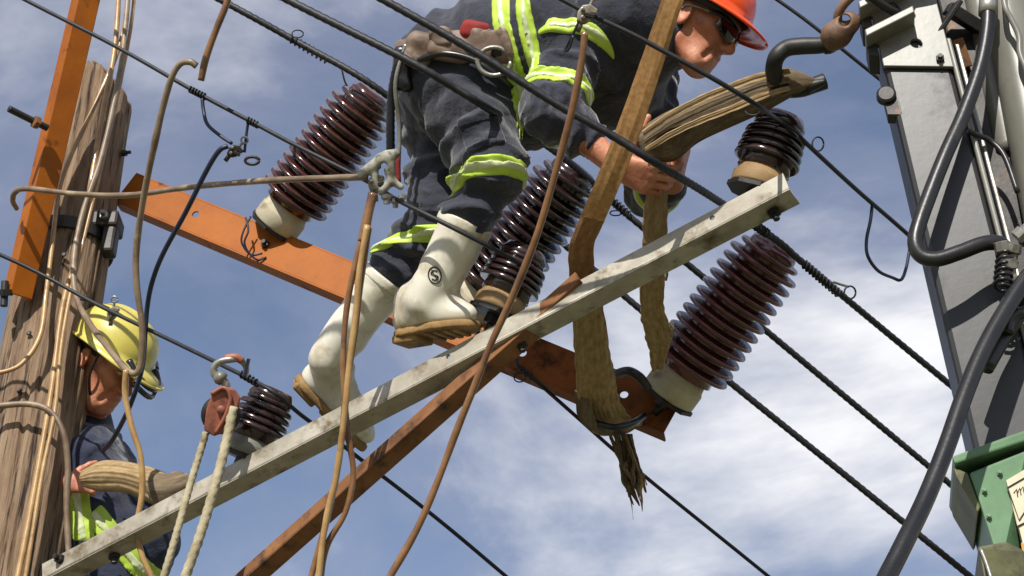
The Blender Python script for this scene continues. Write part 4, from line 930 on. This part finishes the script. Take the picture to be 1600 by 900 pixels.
cable('long brown cable hanging in front of the lineman from the high clamp', [(914, 50, 3.57), (908, 100, 3.57), (892, 180, 3.58), (868, 270, 3.60), (838, 370, 3.62), (800, 465, 3.64), (766, 540, 3.65), (742, 602, 3.65), (714, 672, 3.65), (684, 752, 3.64), (652, 826, 3.62), (610, 900, 3.6), (570, 970, 3.58)], .0115, M_cable_d)
# ---- pulley block with its fall of rope, hung on the thin wire
pb = thing('pulley_block', 'red painted pulley block hanging from a hook on the thin wire', 'pulley', P(345, 640, 4.26))
def pq(x, y, d=4.26): return P(x, y, d)
for dd, nm in ((0, 'cheek_plate'), (.05, 'cheek_plate')):
    o = obj(nm, prism([pq(x, y, 4.235+dd) for x, y in ((332, 612), (350, 604), (366, 608), (376, 622), (366, 650), (350, 676), (334, 682), (318, 672), (322, 640))], V(0, 0, 1)*.012), M_pulley, pb, bevel=.004); fixn(o)
obj('sheave', lathe([(.05, -.012), (.052, -.008), (.042, 0), (.052, .008), (.05, .012)], 28, frame_mat(pq(345, 648, 4.272), V(.3, 0, -1))), M_darksteel, pb, smooth=True)
obj('rivet', lathe([(.012, 0), (.012, .006), (.006, .01)], 12, frame_mat(pq(346, 640, 4.233), V(0, 0, -1))), M_pulley, pb, smooth=True)
obj('edge_strap', tube([pq(330, 616, 4.232), pq(350, 606, 4.230), pq(360, 622, 4.228), pq(352, 650, 4.228), pq(336, 678, 4.232)], .006, 6, 5), M_pulley, pb, smooth=True)
hk = obj('hook', tube([pq(354, 606, 4.26), pq(350, 596), pq(338, 588), pq(334, 576), pq(342, 566), pq(358, 562), pq(374, 562, 4.27), pq(384, 572, 4.28), pq(384, 584, 4.28)], [.012, .008], 8, 6), M_steel, pb, smooth=True)
obj('swivel', lathe([(.017, -.012), (.02, 0), (.014, .014)], 12, frame_mat(pq(344, 590), V(-.5, .4, 0))), M_boom_l, pb, smooth=True)
obj('latch', box(pq(386, 574, 4.27), V(.2, 1, 0), V(1, -.2, 0), V(0, 0, 1), .024, .004, .008), M_wire_b, hk, bevel=.001)
obj('sheath', tube([pq(352, 560, 4.265), pq(368, 558, 4.265), pq(378, 564, 4.27)], .0105, 8, 4), M_pulley, hk, smooth=True)
tag(obj('hoist_rope', tube([P(322, 676, 4.26), P(300, 748, 4.22), P(278, 826, 4.16), P(256, 900, 4.12), P(228, 990, 4.06)], .0095, 12, 6, lobes=3, pitch=.06, depth=.2), M_rope, smooth=True), 'hemp rope hanging from the outer side of the red pulley block', 'rope')
tag(obj('hoist_rope', tube([P(364, 636, 4.235), P(356, 680, 4.21), P(338, 752, 4.16), P(314, 832, 4.11), P(290, 900, 4.07), P(258, 990, 4.02)], .0125, 12, 6, lobes=3, pitch=.075, depth=.2), M_rope, smooth=True), 'thicker hemp rope hanging from the red pulley block past the short insulator', 'rope')

# ---- slings
def sling(name, label, rows, thick, m, jag=.02, corr=.002, seed=1, parent=None, cat='sling'):
    geo, uv = ribbon(rows, thick, jag=jag, corr=corr, seed=seed); o = obj(name, geo, m, parent, smooth=False, uv=uv)
    if parent is None: tag(o, label, cat)
    return o
def rw(xl, yl, xr, yr, d, tilt=.0): return (xl, yl, d+tilt, xr, yr, d-tilt)
st1 = thing('lifting_sling', 'flat tan webbing sling running from above across the chest of the bending lineman', 'sling', P(905, 400, 4.0))
sling('upper_web', '', [rw(1056, -70, 1094, -58, 3.66), rw(1034, 0, 1066, 6, 3.68, .01), rw(1000, 98, 1034, 106, 3.74, .012), rw(964, 198, 1000, 208, 3.80, .012), rw(934, 274, 970, 286, 3.86, .01), rw(908, 336, 944, 346, 3.93, .008)], .006, M_timber, jag=.008, corr=.001, seed=4, parent=st1)
sling('bight', '', [rw(909, 334, 945, 345, 3.932, .008), rw(893, 372, 929, 378, 3.985), rw(888, 402, 928, 398, 4.015), rw(890, 440, 930, 436, 4.06), rw(893, 470, 938, 462, 4.10)], .010, M_strap_rust, jag=.02, corr=.002, seed=5, parent=st1)
sling('lower_web', '', [rw(892, 452, 938, 446, 4.085), rw(894, 500, 944, 490, 4.16), rw(898, 560, 954, 552, 4.30), rw(902, 615, 964, 606, 4.44), rw(904, 640, 972, 634, 4.50), rw(914, 664, 984, 654, 4.56), rw(940, 680, 1000, 664, 4.64), rw(968, 676, 1006, 656, 4.74)], .011, M_strap, jag=.03, corr=.003, seed=6, parent=st1)
sling('under_web', '', [rw(900, 606, 930, 650, 4.45), rw(906, 650, 934, 668, 4.50), rw(926, 672, 952, 676, 4.56), rw(960, 680, 986, 668, 4.66), rw(990, 664, 1006, 650, 4.74)], .010, M_strap_d, jag=.05, corr=.004, seed=8, parent=st1)
tag(obj('rubber_strap', join(tube([P(964, 584, 4.62), P(982, 580, 4.58), P(1000, 590, 4.57), P(1012, 606, 4.60)], .014, 8, 6), tube([P(930, 662, 4.50), P(962, 668, 4.50), P(990, 660, 4.54), P(1006, 650, 4.60)], .011, 8, 6)), M_dark, smooth=True), 'black rubber strap round the end of the orange crossarm', 'strap')
st2 = tag(sling('lifting_sling', '', [rw(1012, 262, 1046, 262, 4.02), rw(1008, 310, 1044, 306, 4.04), rw(1005, 360, 1042, 352, 4.08), rw(1002, 420, 1040, 412, 4.14), rw(1000, 478, 1036, 470, 4.26), rw(1006, 516, 1048, 512, 4.36), rw(1014, 548, 1046, 540, 4.46), rw(1018, 578, 1036, 574, 4.54)], .012, M_strap, jag=.05, corr=.003, seed=11), 'drab webbing sling hanging from the hands of the bending lineman to the tall insulator', 'sling')
for i, (x, y) in enumerate(((1036, 424), (1046, 512))):
    obj('frayed_edge', tube([P(x, y-8, 4.2+.15*i), P(x+6, y+2, 4.2+.15*i), P(x+4, y+14, 4.21+.15*i)], .004, 5, 4), M_strap_d, st2)
# folded sling from the hands to the hook: layered webbing, ridged along its length
bs = thing('folded_sling', 'thick bundle of folded webbing held in both hands and hung on the crane hook', 'sling', P(1120, 170, 3.8))
def bundle(up_, lo_, d, ridges, depth, seed, thick=.55):
    U = catmull([P(x, y, dd) for (x, y), dd in zip(up_, d)], 8); D = catmull([P(x, y, dd) for (x, y), dd in zip(lo_, d)], 8); n = len(U); vs, fs, uv = [], [], []; K = 36; s = 0
    for i in range(n):
        c = (U[i]+D[i])*.5; e = (U[i]-D[i])*.5; h = e.length
        if i: s += (c-(U[i-1]+D[i-1])*.5).length
        t = ((U[min(i+1, n-1)]+D[min(i+1, n-1)])-(U[max(i-1, 0)]+D[max(i-1, 0)])).normalized(); nr = t.cross(e).normalized()
        for k in range(K):
            a = 2*math.pi*k/K; rd = 1 + depth*(math.sin(ridges*a+seed+.8*math.sin(s*5)) + .5*math.sin((ridges*2+1)*a+s*7+seed))
            vs.append(c + e*math.cos(a)*rd + nr*h*thick*math.sin(a)*rd); uv.append((k/K*2.5, s*10))
    for i in range(n-1):
        for k in range(K): k2 = (k+1) % K; fs.append((i*K+k, i*K+k2, (i+1)*K+k2, (i+1)*K+k))
    fs.append(tuple(range(K-1, -1, -1))); fs.append(tuple((n-1)*K+k for k in range(K))); return (vs, fs), uv
geo, uv = bundle([(996, 206), (1036, 180), (1090, 154), (1140, 132), (1190, 114), (1226, 107), (1250, 112), (1276, 124)], [(1006, 246), (1050, 252), (1090, 222), (1140, 198), (1190, 176), (1232, 154), (1258, 140), (1278, 132)], [3.98, 3.96, 3.93, 3.90, 3.86, 3.83, 3.82, 3.82], 5, .055, 2.0)
obj('folded_web', geo, M_strap_d, bs, smooth=True, uv=uv)
for i, (o1, o2) in enumerate(((0, 9), (12, 22), (27, 35))):
    sling('web_fold', '', [rw(1004+2*i, 203+o1, 1006+2*i, 203+o2, 3.935), rw(1060, 166+o1*1.2, 1062, 166+o2*1.2, 3.895), rw(1130, 134+o1*1.3, 1132, 134+o2*1.3, 3.85), rw(1190, 113+o1*1.2, 1192, 113+o2*1.2, 3.81), rw(1232, 107+o1, 1236, 106+o2, 3.79)], .006, (M_strap, M_strap_d, M_strap)[i], jag=.08, corr=.001, seed=20+i, parent=bs)
# frayed tail below the crossarm
ft = thing('frayed_strap_tail', 'frayed brown strap tail dangling below the end of the orange crossarm', 'strap', P(965, 690, 4.62))
rnd = random.Random(5)
for i in range(30):
    t_ = rnd.random(); x0 = 950+t_*34; x1 = 978+t_*26+rnd.uniform(-7, 7); y1 = 812-abs(t_-.62)*90-rnd.random()*42; d0 = 4.58+rnd.random()*.06; bw = rnd.uniform(-10, 10); wd = rnd.uniform(2, 6)
    ym = (684+y1)/2; xm = (x0+x1)/2+bw; sling('strand', '', [rw(x0, 678, x0+wd, 678, d0), rw(xm, ym, xm+wd*1.2, ym+3, d0+.01), rw((xm+x1)/2+rnd.uniform(-5, 5), (ym+y1)/2, (xm+x1)/2+wd, (ym+y1)/2, d0), rw(x1, y1, x1+wd*.35, y1, d0+rnd.uniform(-.02, .02))], .004, (M_strap, M_strap_d, M_strap_d)[i % 3], jag=.25, corr=.002, seed=40+i, parent=ft)

# rolled tarpaulin under the second lineman's hands
tp = thing('folded_canvas', 'roll of drab folded canvas in the hands of the lineman behind the pole', 'canvas', P(200, 750, 4.72))
geo, uv = bundle([(128, 736), (160, 722), (200, 724), (240, 734), (268, 748), (280, 768)], [(132, 760), (160, 768), (200, 770), (236, 786), (256, 796), (266, 800)], [4.70, 4.67, 4.64, 4.62, 4.60, 4.60], 5, .07, 1.0, .7)
obj('canvas_roll', geo, M_strap, tp, smooth=True, uv=uv)
geo, uv = bundle([(236, 742), (262, 742), (284, 738), (292, 742)], [(250, 800), (270, 806), (286, 790), (292, 752)], [4.60, 4.59, 4.60, 4.62], 4, .07, 3.0, .8)
obj('canvas_end', geo, M_strap_d, tp, smooth=True, uv=uv)

# ---- crane: boom head, hook, hoses
BD = 3.40
def db(y): return 3.74-.54*(y+20)/740 if y < 1000 else 3.0
def BP(x, y, off=0.0): return P(x, y, db(y)+off)
boom = thing('crane_boom', 'grey crane boom with green outer section and warning placard', 'crane', P(1600, 1500, 3.3))
fTL, fBL, fTR = BP(1352, -20, .02), BP(1526, 720, .0), BP(1456, -20, -.02)
ax_b = (fBL-fTL).normalized(); ext = 1.6
wd_b = (fTR-fTL); nb = ax_b.cross(wd_b).normalized()
if nb.y < 0: nb = -nb                                       # away from the camera
def bq(s, u, z): return fTL + ax_b*s + (wd_b/wd_b.length)*u + nb*z
Wb = wd_b.length; Lb = (fBL-fTL).length
o = obj('inner_section', box((bq(Lb*.5+.2, Wb*.5, .085)), ax_b, wd_b, nb, Lb*.5+.35, Wb*.5, .085), M_boom, boom, bevel=.012)
obj('corner_rail', box(bq(Lb*.5+.25, Wb*1.0+.006, .012), ax_b, wd_b, nb, Lb*.5+.1, .006, .020), M_boom_l, boom, bevel=.004)
obj('corner_rail', box(bq(Lb*.5+.25, Wb*1.0+.026, .03), ax_b, wd_b, nb, Lb*.5+.1, .005, .014), M_steel, boom, bevel=.003)
obj('rear_beam', box(bq(Lb*.5+.12, Wb*1.0+.09, .14), ax_b, wd_b, nb, Lb*.5+.3, .07, .05), M_darksteel, boom, bevel=.006)
# head plates
hp = obj('head_plate', plate(bq(-.02, -.002, -.012), bq(.235, -.002, -.012), wd_b.normalized(), Wb*1.02, nb, .011, [(.11, .085, .013), (.19, .085, .013)]), M_boom_l, boom, bevel=.002)
for s0 in (.055, .135):
    sl_ = (wd_b.normalized()*.86 - ax_b*.5).normalized()
    c0 = bq(s0+.03, -.005, -.03); obj('ledge_bar', box(c0+sl_*.035, sl_, ax_b, nb, .062, .010, .035), M_boom_l, hp, bevel=.003)
    obj('ledge_web', box(bq(s0+.055, -.018, .02), ax_b, wd_b, nb, .022, .012, .04), M_darksteel, hp, bevel=.003)
obj('side_roller', join(lathe([(.017, -.012), (.022, -.008), (.022, .008), (.017, .012)], 18, frame_mat(bq(.310, -.010, .0), nb)), box(bq(.330, .0, .02), ax_b, wd_b, nb, .03, .016, .02)), M_darksteel, boom)
for s_, u_ in ((.03, .03), (.03, Wb-.03), (.215, Wb-.025)): obj('bolt', bolt(frame_mat(bq(s_, u_, -.012), -nb), .010, .008), M_darksteel, hp)
# upper cross bracket and hydraulic cylinders beside the boom
obj('cross_bracket', join(box(BP(1508, 30, .02), V(.8, -.5, 0), V(.5, .8, 0), V(0, 0, 1), .05, .014, .02), box(BP(1476, 36, -.03), V(.55, .8, 0), V(.8, -.55, 0), V(0, 0, 1), .06, .006, .02)), M_darksteel, boom, bevel=.003)
obj('lock_block', box(BP(1500, 85, .04), V(.3, -.9, 0), V(.9, .3, 0), V(0, 0, 1), .035, .014, .02), M_rust, boom, bevel=.003)
obj('cylinder_tube', tube([BP(1515, -60, .07), BP(1540, 60, .06), BP(1562, 170, .05), BP(1576, 240, .05)], .031, 24, 6), M_boom_l, boom, smooth=True)
obj('cylinder_tube', tube([BP(1545, -120, .02), BP(1590, 110, .0), BP(1632, 320, -.02), BP(1690, 600, -.05)], .050, 28, 6), M_boom_l, boom, smooth=True)
# green outer section
oG = thing  # (the outer section stays a part of the boom)
gs_ = bq(Lb+.02, 0, 0)
gf_ = lambda x, y, z=0: BP(x, y, -.06)+nb*z
outl = [(1514, 738), (1600, 704), (1760, 650), (1850, 1000), (1900, 1300), (1640, 1400), (1600, 1040), (1560, 880), (1548, 840), (1532, 790)]
o = fixn(obj('outer_section', prism([gf_(x, y) for x, y in outl], nb*.26), M_green, boom, bevel=.006))
fixn(obj('outer_lip', prism([gf_(x, y, -.012) for x, y in ((1487, 716), (1580, 682), (1760, 622), (1764, 640), (1584, 698), (1492, 728))], nb*.30), M_green, boom, bevel=.004))
fixn(obj('lip_gusset', prism([gf_(x, y, .002) for x, y in ((1490, 729), (1512, 738), (1532, 792), (1528, 800), (1494, 744))], nb*.25), M_olive, boom, bevel=.003))
pl = fixn(obj('placard', prism([gf_(x, y, -.006) for x, y in ((1572, 752), (1640, 712), (1700, 690), (1780, 960), (1640, 1010), (1598, 860))], nb*.004), M_placard, boom)); pl['label'] = 'cream warning placard with black pictogram outlines'
def ink(pts, r=.0016): obj('pictogram_line', tube([gf_(x, y, -.007) for x, y in pts], r, 5, 1, smoothp=False), M_ink, pl)
ink([(1574, 764), (1592, 815), (1640, 740)]); ink([(1574, 764), (1640, 726)]); ink([(1590, 824), (1640, 800)]); ink([(1590, 824), (1596, 848)])
for k in range(5): ink([(1584+k*5, 772-k*2+3*(k % 2)), (1588+k*5, 766-k*2), (1590+k*5, 778-k*3)], .0011)
obj('amber_panel', prism([gf_(x, y, -.0075) for x, y in ((1595, 852), (1650, 834), (1720, 960), (1620, 990))], nb*.002), M_amber, pl)
fixn(obj('lower_bracket', prism([gf_(x, y, -.02) for x, y in ((1527, 858), (1572, 850), (1600, 864), (1640, 1100), (1590, 1120), (1545, 950))], nb*.2), M_olive, boom, bevel=.006))
obj('bracket_rib', tube([gf_(1531, 862, -.024), gf_(1545, 900, -.024), gf_(1570, 990, -.024)], .004, 8, 4), M_steel, boom, smooth=True)
for x, y in ((1538, 768), (1545, 808), (1562, 740)): obj('bolt', bolt(frame_mat(gf_(x, y, -.001), -nb), .006, .005), M_green, boom)
# crane pedestal down to the ground, out of view
pb0 = P(1700, 1250, 2.9); obj('pedestal', lathe([(.45, 0), (.45, .15), (.28, .2), (.24, pb0.z-.3), (.3, pb0.z)], 24, Matrix.Translation((pb0.x+.1, pb0.y+.3, 0))), M_green, boom, smooth=False)
obj('knuckle', box(Vector((pb0.x+.1, pb0.y+.25, pb0.z)), (1, 0, 0), (0, 1, 0), (0, 0, 1), .3, .3, .25), M_green, boom, bevel=.02)
# hoses
def hose(label, pts, r, m=M_hose, nm='hydraulic_hose'):
    return tag(obj(nm, tube([BP(p[0], p[1], p[2]-3.36) for p in pts], r*1.03, 16, 8), m, smooth=True), label, 'hose')
h1 = hose('black hydraulic hose bending across the grey boom into a tight U', [(1546, -60, 3.30), (1544, 0, 3.28), (1542, 50, 3.27), (1530, 110, 3.26), (1505, 180, 3.25), (1478, 240, 3.24), (1454, 300, 3.235), (1436, 350, 3.23), (1430, 380, 3.23), (1440, 400, 3.23), (1464, 405, 3.225), (1500, 394, 3.22), (1535, 381, 3.22), (1560, 380, 3.225), (1572, 392, 3.235), (1574, 415, 3.24)], .0158)
obj('ferrule', tube([BP(1544, -4, -.08), BP(1543, 22, -.083)], .021, 12, 2), M_steel, h1, smooth=True)
h2 = hose('black hydraulic hose hanging from the tied fittings down past the green section', [(1640, 395, 3.22), (1606, 432, 3.20), (1570, 486, 3.18), (1535, 550, 3.16), (1506, 620, 3.14), (1478, 700, 3.12), (1446, 780, 3.10), (1412, 850, 3.07), (1384, 905, 3.05), (1340, 990, 3.0)], .0165)
h3 = hose('second black hose lying behind the hanging hose at the tied fittings', [(1660, 410, 3.27), (1622, 452, 3.25), (1586, 500, 3.24), (1566, 530, 3.24), (1540, 575, 3.23)], .016)
h4 = hose('thin grey metal pipe running down the crane beside the pale cylinder', [(1566, -40, 3.27), (1570, 8, 3.26), (1580, 30, 3.26), (1592, 56, 3.26), (1594, 84, 3.26), (1606, 116, 3.255), (1630, 200, 3.24)], .0065, M_boom_l, nm='metal_pipe')
hose('thin black hose coming from the thick hose across the boom', [(1512, 205, 3.29), (1530, 212, 3.30), (1550, 222, 3.31), (1570, 245, 3.30), (1590, 300, 3.29)], .006)
hose('short black hose stub with fitting hanging beside the boom', [(1600, 488, 3.22), (1586, 492, 3.215), (1576, 504, 3.215), (1574, 520, 3.215)], .012)
ft_ = thing('hose_fittings', 'cluster of steel hose fittings wrapped with wire beside the boom', 'fittings', BP(1575, 405, -.14))
for x, y, dx, dy in ((1566, 392, .2, -1), (1584, 396, -.2, -1), (1594, 372, .7, .7), (1578, 420, .1, -1)):
    M_ = frame_mat(BP(x, y-6, -.155), V(dx, dy, -.1)); obj('coupling', lathe([(.011, -.012), (.016, -.010), (.016, .008), (.011, .010), (.011, .022), (.014, .024), (.014, .034)], 8, M_), M_steel, ft_)
wrap(ft_, BP(1572, 392, -.145), BP(1566, 452, -.155), .017, 7, M_dark, 'wire_wrap', .004)
# chain, swivel and hook
hook = thing('crane_hook', 'dark steel lifting hook with rusty swivel hanging on the boom chain', 'hook', P(1240, 90, 3.72))
obj('hook_body', tube([P(1300, 68, 3.74), P(1280, 71, 3.74), P(1252, 72, 3.75), (P(1228, 76, 3.76)), P(1212, 92, 3.76), P(1210, 118, 3.80), P(1226, 138, 3.83), P(1250, 140, 3.84), P(1272, 133, 3.84), P(1289, 127, 3.84)], [.020, .020], 14, 8, wob=.04), M_darksteel, hook, smooth=True)
obj('hook_tip', tube([P(1262, 136, 3.83), P(1278, 131, 3.82), P(1290, 127, 3.815)], [.016, .007], 10, 4), M_darksteel, hook, smooth=True)
sw = Solid(); sw.add(rcone(P(1303, 54, 3.72), P(1326, 36, 3.71), .030, .027), .02); sw.add(rcone(P(1294, 70, 3.74), P(1312, 58, 3.72), .019, .024), .02)
sw.sub(rcone(P(1320, 32, 3.5), P(1320, 32, 3.9), .013, .013), .006); lo, hi = bounds([P(1308, 50, 3.72)], .1)
obj('swivel', net(sw, lo, hi, .0035), M_swivel, hook, smooth=True)
obj('collar', lathe([(.022, -.012), (.024, 0), (.022, .012)], 16, frame_mat(P(1294, 69, 3.74), V(-.95, -.2, .1))), M_darksteel, hook, smooth=True)
def link(c, ax, sd, L, Wd, r, m, nm='chain_link', par=None):
    pts = []
    for k in range(28):
        t = 2*math.pi*k/28; x = math.cos(t); y = math.sin(t); pts.append(c + ax*(L*(abs(x)**.8)*(1 if x > 0 else -1)) + sd*(Wd*y))
    pts.append(pts[0]); pts.append(pts[1]); return obj(nm, tube(pts, r, 10, 1, smoothp=False, cap=False), m, par, smooth=True)
chn = thing('lifting_chain', 'heavy steel chain between the boom head and the hook swivel', 'chain', P(1350, 10, 3.7))
axc = V(.72, .66, -.35); link(P(1342, 8, 3.70), axc, V(.66, -.72, .1), .060, .026, .0105, M_swivel, par=chn)
link(P(1388, -30, 3.68), axc, V(.3, -.3, 1), .055, .024, .0105, M_swivel, par=chn); link(P(1420, -66, 3.66), axc, V(.66, -.72, .1), .055, .024, .0105, M_tan, par=chn)
link(P(1378, 2, 3.68), V(.8, -.5, .2), V(.3, .5, 1), .045, .022, .010, M_darksteel, par=chn)

# ---- people
worker_on_beam(); worker_behind_pole()
print('built in %.1fs' % (time.time()-T0), 'objects', len(bpy.data.objects))
